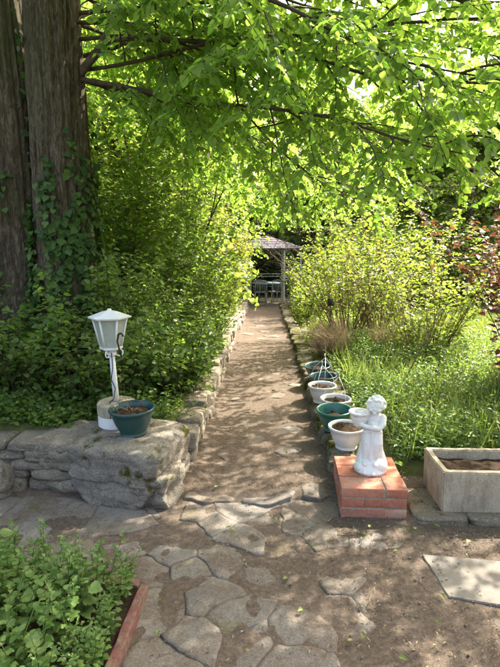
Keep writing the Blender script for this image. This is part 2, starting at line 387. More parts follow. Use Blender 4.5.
# ------------------------------------------------------------------ stones and walls
def facets(seed, n=10, lo=.68, hi=.95):
    r_ = random.Random(seed); out = []
    for _ in range(n):
        d = Vector((r_.gauss(0, 1), r_.gauss(0, 1), r_.gauss(0, .8))).normalized(); m = (abs(d.x) + abs(d.y) + abs(d.z)); out.append((d, m * r_.uniform(lo, hi)))
    return out
def facet(c, fs):
    for d, h in fs:
        e = c.dot(d) - h
        if e > 0: c = c - d * e
    return c
def stone_mesh(name, seed, mat, cuts=6, p=4.5, amp=.10, fr=1.6, slab=0):
    fs = facets(seed)
    bm = bmesh.new(); bmesh.ops.create_cube(bm, size=2)
    bmesh.ops.subdivide_edges(bm, edges=bm.edges[:], cuts=cuts, use_grid_fill=True)
    for v in bm.verts:
        c = v.co; m = (abs(c.x) ** p + abs(c.y) ** p + abs(c.z) ** p) ** (1 / p); c = facet(c / m, fs)
        d = c.normalized(); nz = amp * fbm(c.x * fr + seed, c.y * fr, c.z * fr, 3) + amp * .45 * noise.noise(Vector((c.x * fr * 3.1, c.y * fr * 3.1 + seed, c.z * fr * 3.1)))
        v.co = (c + d * nz) * .5
        if slab: v.co.z += slab * noise.noise(Vector((c.x * 2, c.y * 2, seed)))
    return bm_mesh(name, bm, mat, True)
SV = [stone_mesh('wall_stone', 11.3 * k + 2, M['stone'], 6, 9, .07, 1.7) for k in range(14)]
KV = [stone_mesh('kerb_stone', 7.9 * k + 1, M['kerb'], 6, 9, .08, 1.7) for k in range(12)]
def put(name, me, parent, c, s, rz=0, rx=0):
    o = link(name, me, parent, c); o.scale = s; o.rotation_euler = (rx, rg.uniform(-.05, .05), rz); return o
def core(name, parent, x0, x1, y0, y1, z0, z1):
    bm = bmesh.new(); rbox(bm, ((x0 + x1) / 2, (y0 + y1) / 2, (z0 + z1) / 2), (x1 - x0, y1 - y0, z1 - z0)); return link(name, bm_mesh(name, bm, M['mortar']), parent)
# left retaining wall facing the camera, ending in a big corner boulder
rw = empty('retaining_wall', (-1.6, 3.5, 0)); tag(rw, 'low rubble stone retaining wall with a big corner boulder, under the white lantern', 'stone wall')
inv = Matrix.Translation((1.6, -3.5, 0))
def reparent(o, root): o.parent = root; o.matrix_parent_inverse = root.matrix_basis.inverted(); return o
def bould(seed, c, s, rz, cuts=36, amp=.055, p=11, lay=1.0):
    fs = facets(seed, 12, .74, .95)
    bm = bmesh.new(); bmesh.ops.create_cube(bm, size=2); bmesh.ops.subdivide_edges(bm, edges=bm.edges[:], cuts=cuts, use_grid_fill=True)
    for v in bm.verts:
        q = v.co; m = (abs(q.x) ** p + abs(q.y) ** p + abs(q.z) ** p) ** (1 / p); q = facet(q / m, fs); w = Vector((q.x * s[0] / 2, q.y * s[1] / 2, q.z * s[2] / 2))
        d = Vector((q.x, q.y, q.z)).normalized()
        zz = w.z + .06 * noise.noise(w * 2.3 + Vector((seed, 0, 0))) + .03 * w.x; kk = math.floor(zz / .085 + seed); fr_ = zz / .085 + seed - kk
        off = (noise.cell(Vector((kk * 3.7 + .5, seed, math.floor(w.x * 3.1 + .37 * kk) + .5))) - .5) * .055 * (1 - abs(d.z)) - .018 * max(0, 1 - min(fr_, 1 - fr_) / .10) * (1 - abs(d.z))
        dd = noise.voronoi(Vector((w.x * 5.5 + seed, w.y * 5.5, w.z * 7.5)))[0]; crk = max(0, 1 - (dd[1] - dd[0]) / .10)
        w += d * (amp * .5 * fbm(w.x * 4 + seed, w.y * 4, w.z * 6, 6) + off * lay - .022 * lay * crk + .007 * fbm(w.x * 26, w.y * 26, w.z * 26, 3))
        if w.z < 0: w.xy *= 1 + .10 * max(0, -w.z) / s[2]
        v.co = w
    o = link('boulder', bm_mesh('boulder', bm, M['boulder'], True), None, c); o.rotation_euler = (0, 0, rz); return o
reparent(bould(3.1, (-1.02, 3.56, .20), (.74, .70, .46), R(-14), lay=.35), rw)
reparent(bould(8.7, (-1.50, 3.64, .20), (.50, .56, .42), R(-6), 16, .06), rw)
reparent(bould(5.2, (-.745, 3.36, .10), (.24, .36, .26), R(-20), 14, .03, lay=.5), rw)
reparent(bould(14.2, (-2.08, 3.42, .10), (.36, .40, .34), R(10), 12, .05, 4), rw)
reparent(core('mortar_core', None, -3.9, -1.4, 3.56, 3.9, -.1, .36), rw)
for row, (z, h) in enumerate(((.05, .14), (.155, .085), (.225, .07), (.29, .075), (.36, .07))):
    x = -3.8 + .1 * row
    while x < -1.45:
        w = rg.uniform(.16, .42); y = 3.53 + .03 * (-1.5 - x) + rg.uniform(-.03, .03) + (.0 if row < 4 else .06)
        o = put('wall_stone', rg.choice(SV), None, (x + w / 2, y, z), (w * 1.04, .30 if row < 4 else .42, h * 1.15), rg.uniform(-.05, .05)); reparent(o, rw); x += w
# low wall along the left edge of the walk
lw = empty('dry_stone_wall', (-.68, 3.9, 0)); tag(lw, 'pale low dry stone wall running along the shrub bank side of the earth walk', 'stone wall')
y = 3.85
while y < 17.6:
    L = rg.uniform(.20, .42); z0 = base_z(y); top = .29 - .08 * sstep(6, 14, y)
    zc = 0
    while zc < top - .03:
        h = rg.uniform(.10, .19); h = min(h, top - zc + .04)
        reparent(put('wall_stone', rg.choice(SV), None, (-.70 + rg.uniform(-.03, .03) - .12 * zc, y + L / 2 + rg.uniform(-.04, .04), z0 + zc + h / 2 - .01), (.26, L * 1.03, h * 1.12), rg.uniform(-.12, .12)), lw); zc += h
    y += L
# mossy kerb on the right
kb = empty('mossy_kerb', (.66, 3.9, 0)); tag(kb, 'low moss-covered stone kerb with flowerpots standing along it', 'kerb')
y = 3.66
while y < 17.7:
    L = rg.uniform(.18, .36)
    reparent(put('kerb_stone', rg.choice(KV), None, (.645 + rg.uniform(-.02, .02), y + L / 2, base_z(y) + .045 + rg.uniform(-.008, .012)), (.24 + rg.uniform(-.02, .03), L * 1.04, .20 + rg.uniform(-.01, .02)), rg.uniform(-.08, .08)), kb)
    if rg.random() < .8: reparent(put('kerb_stone', rg.choice(KV), None, (.86 + rg.uniform(-.02, .02), y + L / 2, base_z(y) + .05), (.26, L * .95, .17), rg.uniform(-.15, .15)), kb)
    y += L

# ------------------------------------------------------------------ garden lantern on its collar
lr = empty('garden_lantern', (-1.20, 3.78, .40)); tag(lr, 'white metal garden lantern on a short post set in a round concrete collar', 'lantern')
V, F = lathe([(.135, 0), (.150, .02), (.150, .105), (.146, .11)], 32); o = link('collar_base', mesh_pd('collar_base', V, F, M['white_paint'], False), lr)
V, F = lathe([(.150, .108), (.154, .115), (.154, .195), (.145, .205), (.03, .21)], 32); link('collar_top', mesh_pd('collar_top', V, F, M['concrete'], False), lr)
lean = lambda z: Vector((-.045 * (z - .2), 0, z))
tube('post', [lean(.19), lean(.40), lean(.60)], [.024, .023, .022], M['white_paint'], lr, 16)
V, F = lathe([(.022, .585), (.036, .59), (.036, .605), (.020, .615), (.016, .63), (.03, .64)], 20); o = link('post_collar', mesh_pd('post_collar', V, F, M['white_paint']), lr); o.location.x = lean(.6).x
for a in (0, 120, 240):                                                # scroll brackets
    ca, sa = math.cos(R(a + 15)), math.sin(R(a + 15)); pts = []
    for k in range(22):
        t = k / 21; th = math.pi * (1.15 - 2.2 * t); rr = .038 * (1 - .35 * t)
        q = .055 + rr * math.cos(th); pts.append((lean(.6).x + q * ca, q * sa, .60 + rr * math.sin(th) + .012 * t))
    tube('scroll', pts, .006, M['white_paint'], lr, 6)
lx = lean(.66).x; rot0 = R(12)
def hexp(r, z, k): a = rot0 + math.pi / 3 * k; return Vector((lx + r * math.cos(a), r * math.sin(a), z))
bz, tz, br, tr_ = .655, .888, .080, .130
bm = bmesh.new(); bt = [bm.verts.new(hexp(br + .010, bz - .012, k)) for k in range(6)]; tp = [bm.verts.new(hexp(br + .012, bz + .006, k)) for k in range(6)]
bm.faces.new(bt[::-1]); bm.faces.new(tp); [bm.faces.new((bt[k], bt[(k + 1) % 6], tp[(k + 1) % 6], tp[k])) for k in range(6)]
link('lantern_base', bm_mesh('lantern_base', bm, M['white_paint']), lr)
for k in range(6):
    tube('frame_bar', [hexp(br, bz, k), hexp(tr_, tz, k)], .0085, M['white_paint'], lr, 6)
    a, b, c, d = hexp(br - .004, bz, k), hexp(br - .004, bz, k + 1), hexp(tr_ - .004, tz, k + 1), hexp(tr_ - .004, tz, k)
    nrm = (b - a).cross(d - a).normalized() * .003; V = [a, b, c, d, a - nrm, b - nrm, c - nrm, d - nrm]
    link('pane', mesh_pd('pane', V, [(0, 1, 2, 3), (7, 6, 5, 4), (0, 4, 5, 1), (1, 5, 6, 2), (2, 6, 7, 3), (3, 7, 4, 0)], M['glass'], False), lr)
    tube('top_rail', [hexp(tr_, tz, k), hexp(tr_, tz, k + 1)], .008, M['white_paint'], lr, 6)
bm = bmesh.new(); prof = [(tr_ + .035, tz + .002), (tr_ + .038, tz + .012), (.060, tz + .052), (.020, tz + .060), (.012, tz + .074)]; rings = []
for (r_, z) in prof: rings.append([bm.verts.new(hexp(r_, z, k)) for k in range(6)])
for i in range(len(prof) - 1):
    for k in range(6): bm.faces.new((rings[i][k], rings[i][(k + 1) % 6], rings[i + 1][(k + 1) % 6], rings[i + 1][k]))
bm.faces.new(rings[0][::-1]); bm.faces.new(rings[-1]); link('lantern_roof', bm_mesh('lantern_roof', bm, M['white_paint']), lr)
V, F = lathe([(.018, bz), (.018, bz + .06), (.024, bz + .075), (.034, bz + .11), (.030, bz + .14), (.01, bz + .155)], 20); o = link('bulb', mesh_pd('bulb', V, F, M['bulb']), lr); o.location.x = lx
# the dark flex and hook hanging beside the post
cb = tube('flex_cable', [(lx + .02, -.06, .62), (.0, -.05, .50), (-.018, -.045, .40), (.012, -.05, .33), (.0, -.06, .25), (-.03, -.09, .215)], .004, M['black'], lr, 6)
hk = [(.085 + .02 * math.cos(t) + .004, -.10, .755 + .028 * math.sin(t)) for t in np.linspace(.1, math.pi * 1.05, 9)] + [(.062, -.10, .72), (.074, -.10, .66), (.088, -.10, .60)]
tube('hook', hk, .0075, M['black'], lr, 8)

# ------------------------------------------------------------------ pots
def lumpy_disc(r, z, seed, amp=.018, mound=.02):
    V = [(0, 0, z + mound + amp * fbm(0, 0, seed))]; F = []; rings, seg = 9, 32
    for i in range(1, rings + 1):
        for k in range(seg):
            a = 2 * math.pi * k / seg; q = r * i / rings; x, y = q * math.cos(a), q * math.sin(a)
            V.append((x, y, z + mound * (1 - (i / rings) ** 2) + (amp * fbm(x * 26, y * 26, seed, 4) + .5 * amp * noise.noise(Vector((x * 90, y * 90, seed)))) * (1 if i < rings else .2)))
    for k in range(seg): F.append((0, 1 + k, 1 + (k + 1) % seg))
    for i in range(rings - 1):
        for k in range(seg): F.append((1 + i * seg + k, 1 + i * seg + (k + 1) % seg, 1 + (i + 1) * seg + (k + 1) % seg, 1 + (i + 1) * seg + k)[::-1])
    return V, F
def pot(loc, label, mat, r=.15, h=.19, hanger=.0, seed=1, tilt=(0, 0), soil=.78, kind='bowl', strand=None):
    t = empty('hanging_pot', loc); t.rotation_euler = (tilt[0], tilt[1], seed * 1.3); tag(t, label, 'flowerpot', 'hanging pots')
    prof = [(r * .52, 0), (r * .58, .004), (r * .60, .018), (r * .55, .024), (r * .62, h * .2), (r * .76, h * .42), (r * .86, h * .66), (r * .91, h * .86), (r * .96, h * .875), (r, h * .90), (r * 1.01, h * .97), (r * .98, h), (r * .93, h * .985), (r * .89, h * .92), (r * .83, h * .68), (r * .74, h * .44), (r * .5, h * .3)]
    V, F = lathe(prof, 44); link('bowl', mesh_pd('bowl', V, F, mat), t)
    V, F = lumpy_disc(r * (.80 if soil > .6 else .74), h * soil, seed); link('soil', mesh_pd('soil', V, F, M['potsoil']), t)
    if hanger:
        rr = random.Random(seed); ax, ay = rr.uniform(-.06, .06), rr.uniform(-.06, .06)
        for k in range(3):
            a = 2.1 * k + .4; p0 = Vector((r * .97 * math.cos(a), r * .97 * math.sin(a), h * .93)); p1 = Vector((ax, ay, hanger))
            mid = (p0 + p1) / 2 + Vector((.03 * math.cos(a), .03 * math.sin(a), .0))
            tube('hanger_strand', [p0, mid, p1], .0028, strand or M['white_pot'], t, 5)
        hp = [(ax, ay, hanger - .015), (ax, ay, hanger + .03)] + [(ax + .016 - .016 * math.cos(q), ay, hanger + .03 + .016 * math.sin(q)) for q in np.linspace(.2, 3.6, 8)]
        tube('hanger_hook', hp, .004, strand or M['white_pot'], t, 6)
    return t
G = M['green_pot']; WP = M['white_pot']; D = M['dark_pot']
kz = .145
pot((.70, 3.98, kz), 'white plastic pot filled with dark soil right behind the brick plinth', WP, .155, .20, .0, 3, soil=.90)
pot((.655, 4.40, kz), 'bright green plastic pot, half empty, between two white pots', G, .165, .21, .0, 5, (.04, -.03), soil=.58)
pot((.72, 4.78, kz), 'white plastic pot with thin hanger strands between the bright green pot and another white pot', WP, .155, .19, .40, 7, soil=.80)
pot((.635, 5.22, kz), 'white plastic pot with hanger beside the dark teal pot', WP, .155, .20, .42, 11, soil=.84)
pot((.70, 5.66, kz), 'dark teal plastic pot with white hanger strands next to a white pot', D, .165, .19, .40, 13, (.03, .02), soil=.6)
pot((.69, 6.20, kz), 'dark green plastic pot at the far end of the pot row', D, .17, .18, .0, 17, (-.05, .05), soil=.7)
# green bowl on the boulder, with dead stalks
gp = pot((-1.00, 3.53, .430), 'dark green hanging bowl of dead stalks standing on the boulder by the lantern', D, .172, .215, .0, 23, (.02, .02), soil=.80)
rr = random.Random(6)
for k in range(16):
    a = rr.uniform(0, 6.28); q = rr.uniform(.0, .11); p = Vector((q * math.cos(a), q * math.sin(a), .17)); d = Vector((rr.uniform(-.7, .7), rr.uniform(-.7, .7), rr.uniform(.3, 1))).normalized() * rr.uniform(.05, .12)
    tube('dead_stalk', [p, p + d * .5 + Vector((0, 0, .006)), p + d], [.004, .003, .002], M['litter'], gp, 5)
tube('hanger_strand', [(.15, -.05, .205), (.10, -.10, .24), (.02, -.13, .23), (-.02, -.165, .19), (-.01, -.17, .12)], .0035, M['black'], gp, 5)
tube('hanger_strand', [(-.16, .02, .205), (-.12, -.06, .225), (-.10, -.13, .205), (-.115, -.145, .14)], .0035, M['black'], gp, 5)

# ------------------------------------------------------------------ brick plinth
bp = empty('brick_plinth', (.765, 3.385, 0)); bp.rotation_euler.z = R(-2); tag(bp, 'block of red bricks in three courses carrying the white statue', 'plinth')
bw, bd, bh = .445, .53, .066
bm = bmesh.new(); rbox(bm, (0, 0, .1058), (bw - .005, bd - .005, .2115)); link('mortar_core', bm_mesh('mortar_core', bm, M['mortar']), bp)
rr = random.Random(2)
def brick(c, s):
    bm = bmesh.new(); rbox(bm, (0, 0, 0), s, .004, None, 2)
    for v in bm.verts: v.co += Vector((rr.uniform(-1, 1), rr.uniform(-1, 1), rr.uniform(-1, 1))) * .0022
    o = link('brick', bm_mesh('brick', bm, M['brick'], True), bp, Vector(c) + Vector((rr.uniform(-.002, .002), rr.uniform(-.002, .002), 0))); o.rotation_euler.z = rr.uniform(-.008, .008)
for cs in range(3):
    z = .002 + bh / 2 + cs * (bh + .008); yy = -bd / 2; rows = [.175, .175, .164]
    for ri, dpt in enumerate(rows):
        w1 = .287 if (cs + ri) % 2 == 0 else .148; w2 = bw - w1 - .010
        if cs == 1: w1, w2 = .148 if ri % 2 == 0 else .287, bw - (.148 if ri % 2 == 0 else .287) - .010
        brick((-bw / 2 + w1 / 2, yy + dpt / 2, z), (w1, dpt, bh)); brick((bw / 2 - w2 / 2, yy + dpt / 2, z), (w2, dpt, bh)); yy += dpt + .008

# ------------------------------------------------------------------ statue of a child carrying a basin
def solid(parts, voxel, smooth=6, fac=.5):
    bm = bmesh.new()
    for p in parts:
        if p[0] == 'e':                                                # ellipsoid: centre, radii, euler
            r_ = bmesh.ops.create_icosphere(bm, subdivisions=3, radius=1)
            Mx = Matrix.Translation(p[1]) @ (Matrix.Rotation(p[3], 4, 'Y') if len(p) > 3 else Matrix()) @ Matrix.Diagonal((*p[2], 1)); bmesh.ops.transform(bm, matrix=Mx, verts=r_['verts'])
        elif p[0] == 'c':                                              # tapering limb through points with radii
            V, F = tube_geo([Vector(q) for q in p[1]], p[2], 14); vs = [bm.verts.new(v) for v in V]; [bm.faces.new([vs[i] for i in f]) for f in F]
            for q, r_ in ((p[1][0], p[2][0]), (p[1][-1], p[2][-1])):
                s_ = bmesh.ops.create_icosphere(bm, subdivisions=2, radius=r_); bmesh.ops.translate(bm, vec=q, verts=s_['verts'])
        elif p[0] == 'l':                                              # lathe: origin, profile
            V, F = lathe(p[2], 32); F.append(tuple(len(V) - 32 + i for i in range(32))); vs = [bm.verts.new(Vector(v) + Vector(p[1])) for v in V]; [bm.faces.new([vs[i] for i in f]) for f in F]
    me = bm_mesh('tmp', bm); o = link('tmp', me)
    m_ = o.modifiers.new('r', 'REMESH'); m_.mode = 'VOXEL'; m_.voxel_size = voxel
    s_ = o.modifiers.new('s', 'SMOOTH'); s_.factor = fac; s_.iterations = smooth
    dg = bpy.context.evaluated_depsgraph_get(); dg.update(); out = bpy.data.meshes.new_from_object(o.evaluated_get(dg))
    bpy.data.objects.remove(o); bpy.data.meshes.remove(me); out.polygons.foreach_set('use_smooth', [True] * len(out.polygons)); return out
P_ = [('l', (0, 0, 0), [(.122, 0), (.125, .018), (.112, .035), (.085, .065), (.06, .10), (.01, .11)]),
      ('e', (.045, -.02, .05), (.085, .075, .07)), ('e', (-.06, -.035, .04), (.065, .06, .05)), ('e', (.02, .05, .07), (.08, .06, .07)),
      # legs, the nearer one set forward
      ('c', [(-.022, -.005, .33), (-.030, -.022, .24), (-.034, -.030, .20), (-.042, -.018, .10), (-.042, -.030, .075)], [.045, .043, .034, .028, .024]),
      ('c', [(.034, -.005, .33), (.040, -.034, .24), (.036, -.040, .20), (.030, -.022, .10), (.030, -.030, .075)], [.047, .045, .036, .030, .025]),
      ('e', (-.048, -.055, .078), (.024, .042, .020)), ('e', (.030, -.062, .080), (.024, .042, .020)),
      # torso, belly, chest, shoulders, neck
      ('e', (.006, .005, .335), (.062, .050, .055)), ('e', (.008, -.012, .385), (.054, .050, .055)), ('e', (.012, -.002, .435), (.058, .044, .050)), ('e', (.014, .004, .458), (.066, .038, .030)),
      ('c', [(.016, .0, .455), (.022, -.004, .505)], [.032, .030]),
      # drapery falling from the hips to the rock behind and to the side
      ('c', [(.052, .015, .36), (.054, .012, .26), (.064, .012, .16), (.092, .012, .05)], [.026, .028, .032, .042]),
      ('c', [(.030, .040, .37), (.040, .052, .24), (.046, .060, .10)], [.034, .036, .044]),
      ('c', [(-.030, .035, .36), (-.045, .045, .22), (-.062, .045, .08)], [.030, .032, .044]),
      ('c', [(-.050, .005, .33), (-.052, .0, .22), (-.076, -.01, .07)], [.014, .017, .028]),
      ('c', [(.064, -.028, .335), (.0, -.052, .348), (-.058, -.030, .335)], [.015, .016, .015]),
      ('c', [(.004, -.048, .345), (.006, -.050, .27), (-.004, -.045, .18), (.0, -.045, .10)], [.018, .020, .020, .022]),
      # arms holding the basin on the shoulder
      ('c', [(.076, -.004, .452), (.074, -.040, .405), (.048, -.066, .378), (-.010, -.078, .388), (-.062, -.070, .398)], [.029, .027, .024, .020, .017]),
      ('e', (-.078, -.066, .402), (.022, .014, .018)), ('c', [(-.085, -.060, .410), (-.108, -.042, .416)], [.008, .006]), ('c', [(-.083, -.064, .398), (-.108, -.046, .402)], [.008, .006]), ('c', [(-.080, -.064, .389), (-.100, -.050, .388)], [.007, .006]),
      ('c', [(-.046, .002, .452), (-.082, .030, .420), (-.112, .020, .400)], [.028, .025, .019]), ('e', (-.120, .004, .402), (.016, .022, .016)),
      # basin
      ('l', (-.098, -.010, .372), [(.032, 0), (.040, .004), (.050, .030), (.064, .070), (.067, .096), (.078, .107), (.083, .116), (.081, .126), (.071, .128), (.064, .122), (.052, .085), (.030, .070), (.004, .066)]),
      # head turned a little to the basin and down
      ('e', (.026, -.006, .552), (.062, .064, .066)), ('e', (.020, -.030, .535), (.048, .042, .044)), ('e', (-.016, -.056, .528), (.017, .014, .014)), ('e', (.040, -.062, .526), (.017, .014, .014)),
      ('e', (.010, -.072, .536), (.0075, .010, .011)), ('e', (.010, -.062, .504), (.016, .014, .011)), ('e', (.010, -.071, .519), (.013, .005, .0035)), ('e', (.010, -.069, .513), (.011, .005, .004)),
      ('e', (-.010, -.064, .558), (.014, .006, .004)), ('e', (.032, -.065, .557), (.014, .006, .004)), ('e', (-.012, -.060, .545), (.009, .006, .006)), ('e', (.032, -.062, .545), (.009, .006, .006)),
      ('e', (.086, -.010, .538), (.008, .012, .016))]
rr = random.Random(9)
for k in range(85):                                                    # curls
    a = rr.uniform(0, 6.28); el = math.asin(rr.uniform(-.35, 1)); d = Vector((math.cos(a) * math.cos(el), math.sin(a) * math.cos(el), math.sin(el)))
    if d.y < -.35 and d.z < .45: continue
    c = Vector((.026, -.002, .555)) + Vector((d.x * .063, d.y * .064, d.z * .066)); P_.append(('e', tuple(c), (rr.uniform(.009, .016),) * 3))
for k in range(26):                                                    # rock lumps
    a = rr.uniform(0, 6.28); q = rr.uniform(.06, .108); P_.append(('e', (q * math.cos(a), q * math.sin(a), rr.uniform(.012, .05)), (rr.uniform(.015, .03), rr.uniform(.015, .03), rr.uniform(.012, .024))))
me = solid(P_, .0034, 2, .4); me.materials.clear(); me.materials.append(M['statue']); me.name = 'child_statue'
so = link('child_statue', me, None, (.785, 3.42, .2165)); so.scale = (.95, .95, .905); so.rotation_euler.z = R(-8)
tag(so, 'white plaster statue of a child carrying a basin, standing on the brick plinth', 'statue')

# ------------------------------------------------------------------ concrete trough, ledge, slab
tr = empty('concrete_trough', (1.21, 3.12, .045)); tag(tr, 'long rectangular weathered concrete planter trough half filled with soil', 'planter')
tl, tw, th, wt = 1.05, .42, .30, .045
bm = bmesh.new()
o4 = [(0, 0), (tl, 0), (tl, tw), (0, tw)]; i4 = [(wt, wt), (tl - wt, wt), (tl - wt, tw - wt), (wt, tw - wt)]
ob = [bm.verts.new((x + .012 * (1 if x == 0 else -1), y + .008 * (1 if y == 0 else -1), 0)) for x, y in o4]; ot = [bm.verts.new((x, y, th)) for x, y in o4]
it = [bm.verts.new((x, y, th)) for x, y in i4]; ib = [bm.verts.new((x, y, .06)) for x, y in i4]
for k in range(4):
    q = (k + 1) % 4
    bm.faces.new((ob[k], ob[q], ot[q], ot[k])); bm.faces.new((ot[k], ot[q], it[q], it[k])); bm.faces.new((it[k], it[q], ib[q], ib[k]))
bm.faces.new(ob[::-1]); bm.faces.new(ib)
bmesh.ops.recalc_face_normals(bm, faces=bm.faces)
bmesh.ops.bevel(bm, geom=bm.edges[:], offset=.007, segments=2, affect='EDGES')
bmesh.ops.triangulate(bm, faces=[f for f in bm.faces if len(f.verts) > 4]); bmesh.ops.subdivide_edges(bm, edges=[e for e in bm.edges if e.calc_length() > .2], cuts=5, use_grid_fill=True)
for v in bm.verts: v.co += Vector((noise.noise(v.co * 9), noise.noise(v.co * 9 + Vector((5, 0, 0))), noise.noise(v.co * 9 + Vector((0, 7, 0))))) * .0035
link('trough_body', bm_mesh('trough_body', bm, M['concrete']), tr)
V = []; F = []; nxs, nys = 40, 16
for j in range(nys + 1):
    for i in range(nxs + 1):
        x = wt * .8 + (tl - 1.6 * wt) * i / nxs; y = wt * .8 + (tw - 1.6 * wt) * j / nys; V.append((x, y, .235 + .022 * fbm(x * 9, y * 9, 4, 4)))
for j in range(nys):
    for i in range(nxs): a = j * (nxs + 1) + i; F.append((a, a + 1, a + nxs + 2, a + nxs + 1))
link('soil', mesh_pd('soil', V, F, M['potsoil']), tr)
lg = empty('stone_ledge', (1.1, 3.1, 0)); tag(lg, 'rough low stone ledge under the concrete trough', 'ledge')
x = -.06
while x < 1.2:
    w = rg.uniform(.22, .36); o = put('ledge_stone', rg.choice(SV), lg, (x + w / 2, .20, .0), (w * 1.05, .50, .098), rg.uniform(-.03, .03)); x += w
bm = bmesh.new(); q = [(.955, 2.71), (1.95, 2.585), (1.80, 2.17), (.985, 2.345)]; cx, cy = 1.42, 2.45
lo = [bm.verts.new((x - cx, y - cy, -.04)) for x, y in q]; hi_ = [bm.verts.new((x - cx, y - cy, .0)) for x, y in q]
bm.faces.new(hi_[::-1]); bm.faces.new(lo); [bm.faces.new((lo[k], lo[(k + 1) % 4], hi_[(k + 1) % 4], hi_[k])) for k in range(4)]
bmesh.ops.recalc_face_normals(bm, faces=bm.faces); bmesh.ops.bevel(bm, geom=bm.edges[:], offset=.004, segments=2, affect='EDGES')
bmesh.ops.subdivide_edges(bm, edges=[e for e in bm.edges if e.calc_length() > .2], cuts=16, use_grid_fill=True)
for v in bm.verts: v.co += Vector((noise.noise(v.co * 14), noise.noise(v.co * 14 + Vector((5, 0, 0))), .5 * noise.noise(v.co * 10 + Vector((0, 7, 0))))) * .004
so = link('concrete_slab', bm_mesh('concrete_slab', bm, M['slab']), None, (cx, cy, .016)); so.rotation_euler = (R(.5), R(-.4), 0); tag(so, 'flat pale grey concrete slab lying on the bare soil', 'slab')

# ------------------------------------------------------------------ gazebo with table and chairs
gz = empty('gazebo', (0.02, 19.18, base_z(19))); tag(gz, 'white hexagonal garden gazebo with purple-brown roof at the end of the walk', 'gazebo')
GR = 1.36
def gh(r, z, k): a = math.pi / 3 * k + math.pi; return Vector((r * math.cos(a), r * math.sin(a), z))
bm = bmesh.new(); b0 = [bm.verts.new(gh(GR + .12, -.05, k)) for k in range(6)]; t0 = [bm.verts.new(gh(GR + .12, .03, k)) for k in range(6)]
bm.faces.new(t0); [bm.faces.new((b0[k], b0[(k + 1) % 6], t0[(k + 1) % 6], t0[k])) for k in range(6)]; link('floor_slab', bm_mesh('floor_slab', bm, M['concrete']), gz)
for k in range(6):
    bm = bmesh.new(); rbox(bm, gh(GR, 1.06, k), (.065, .065, 2.08), .004); link('post', bm_mesh('post', bm, M['white_paint']), gz)
    a, b = gh(GR, 2.08, k), gh(GR, 2.08, k + 1); tube('eave_beam', [a, b], .035, M['white_paint'], gz, 4)
    V = [gh(GR + .20, 2.06, k), gh(GR + .20, 2.06, k + 1), gh(.02, 2.50, k + 1), gh(.02, 2.50, k)]; V += [v + Vector((0, 0, .04)) for v in V]
    link('roof_panel', mesh_pd('roof_panel', V, [(3, 2, 1, 0), (4, 5, 6, 7), (0, 1, 5, 4), (1, 2, 6, 5), (2, 3, 7, 6), (3, 0, 4, 7)], M['roof'], False), gz)
    for r_ in range(6):
        f0 = r_ / 6; e = (gh(GR + .21, 2.08, k), gh(GR + .21, 2.08, k + 1)); ap = (gh(.02, 2.56, k), gh(.02, 2.56, k + 1))
        q = [e[0].lerp(ap[0], f0), e[1].lerp(ap[1], f0), e[1].lerp(ap[1], f0 + .18), e[0].lerp(ap[0], f0 + .18)]
        q = [q[0] + Vector((0, 0, .022)), q[1] + Vector((0, 0, .022)), q[2], q[3]]; q += [v - Vector((0, 0, .02)) for v in q]
        link('shingle_course', mesh_pd('shingle_course', q, [(0, 1, 2, 3), (7, 6, 5, 4), (0, 4, 5, 1), (1, 5, 6, 2), (2, 6, 7, 3), (3, 7, 4, 0)], M['roof'], False), gz)
    if k != 1:
        for z in (.94, 1.04): tube('rail', [gh(GR, z, k), gh(GR, z, k + 1)], .016, M['white_paint'], gz, 6)
tube('door_jamb', [(-.54, -1.18, .02), (-.54, -1.18, 2.06)], .022, M['white_paint'], gz, 6)
gzz = base_z(19) + .03
tb = empty('garden_table', (.05, 19.35, gzz)); tag(tb, 'pale blue topped garden table standing inside the gazebo', 'table')
V, F = lathe([(.02, .70), (.55, .70), (.56, .71), (.56, .735), (.55, .74), (.01, .742)], 36); link('table_top', mesh_pd('table_top', V, F, M['tabletop'], False), tb)
for a in (45, 135, 225, 315): tube('leg', [(.42 * math.cos(R(a)), .42 * math.sin(R(a)), 0), (.34 * math.cos(R(a)), .34 * math.sin(R(a)), .70)], .02, M['chair'], tb, 8)
def chair(loc, rz, label):
    c = empty('garden_chair', loc, rz); tag(c, label, 'chair', 'gazebo chairs')
    bm = bmesh.new(); rbox(bm, (0, 0, .43), (.44, .42, .03), .01); link('seat', bm_mesh('seat', bm, M['chair']), c)
    for sx in (-1, 1):
        tube('leg', [(sx * .20, .19, .42), (sx * .23, .23, 0)], .017, M['chair'], c, 8); tube('leg', [(sx * .20, -.19, .42), (sx * .23, -.25, 0)], .017, M['chair'], c, 8)
        tube('armrest', [(sx * .23, .18, .43), (sx * .24, .17, .63), (sx * .24, -.10, .65), (sx * .22, -.23, .64)], .016, M['chair'], c, 8)
        tube('back_post', [(sx * .20, -.20, .42), (sx * .20, -.27, .86)], .016, M['chair'], c, 8)
    tube('back_rail', [(-.20, -.27, .86), (0, -.285, .89), (.20, -.27, .86)], .018, M['chair'], c, 8)
    for k in range(5): tube('back_slat', [(-.13 + .065 * k, -.205, .44), (-.13 + .065 * k, -.275, .86)], .011, M['chair'], c, 6)
chair((-.18, 18.62, gzz), R(6), 'pale garden chair facing the table, its back to the gazebo entrance')
chair((.36, 18.75, gzz), R(24), 'pale garden chair turned beside the gazebo entrance, nearer the open doorway side')

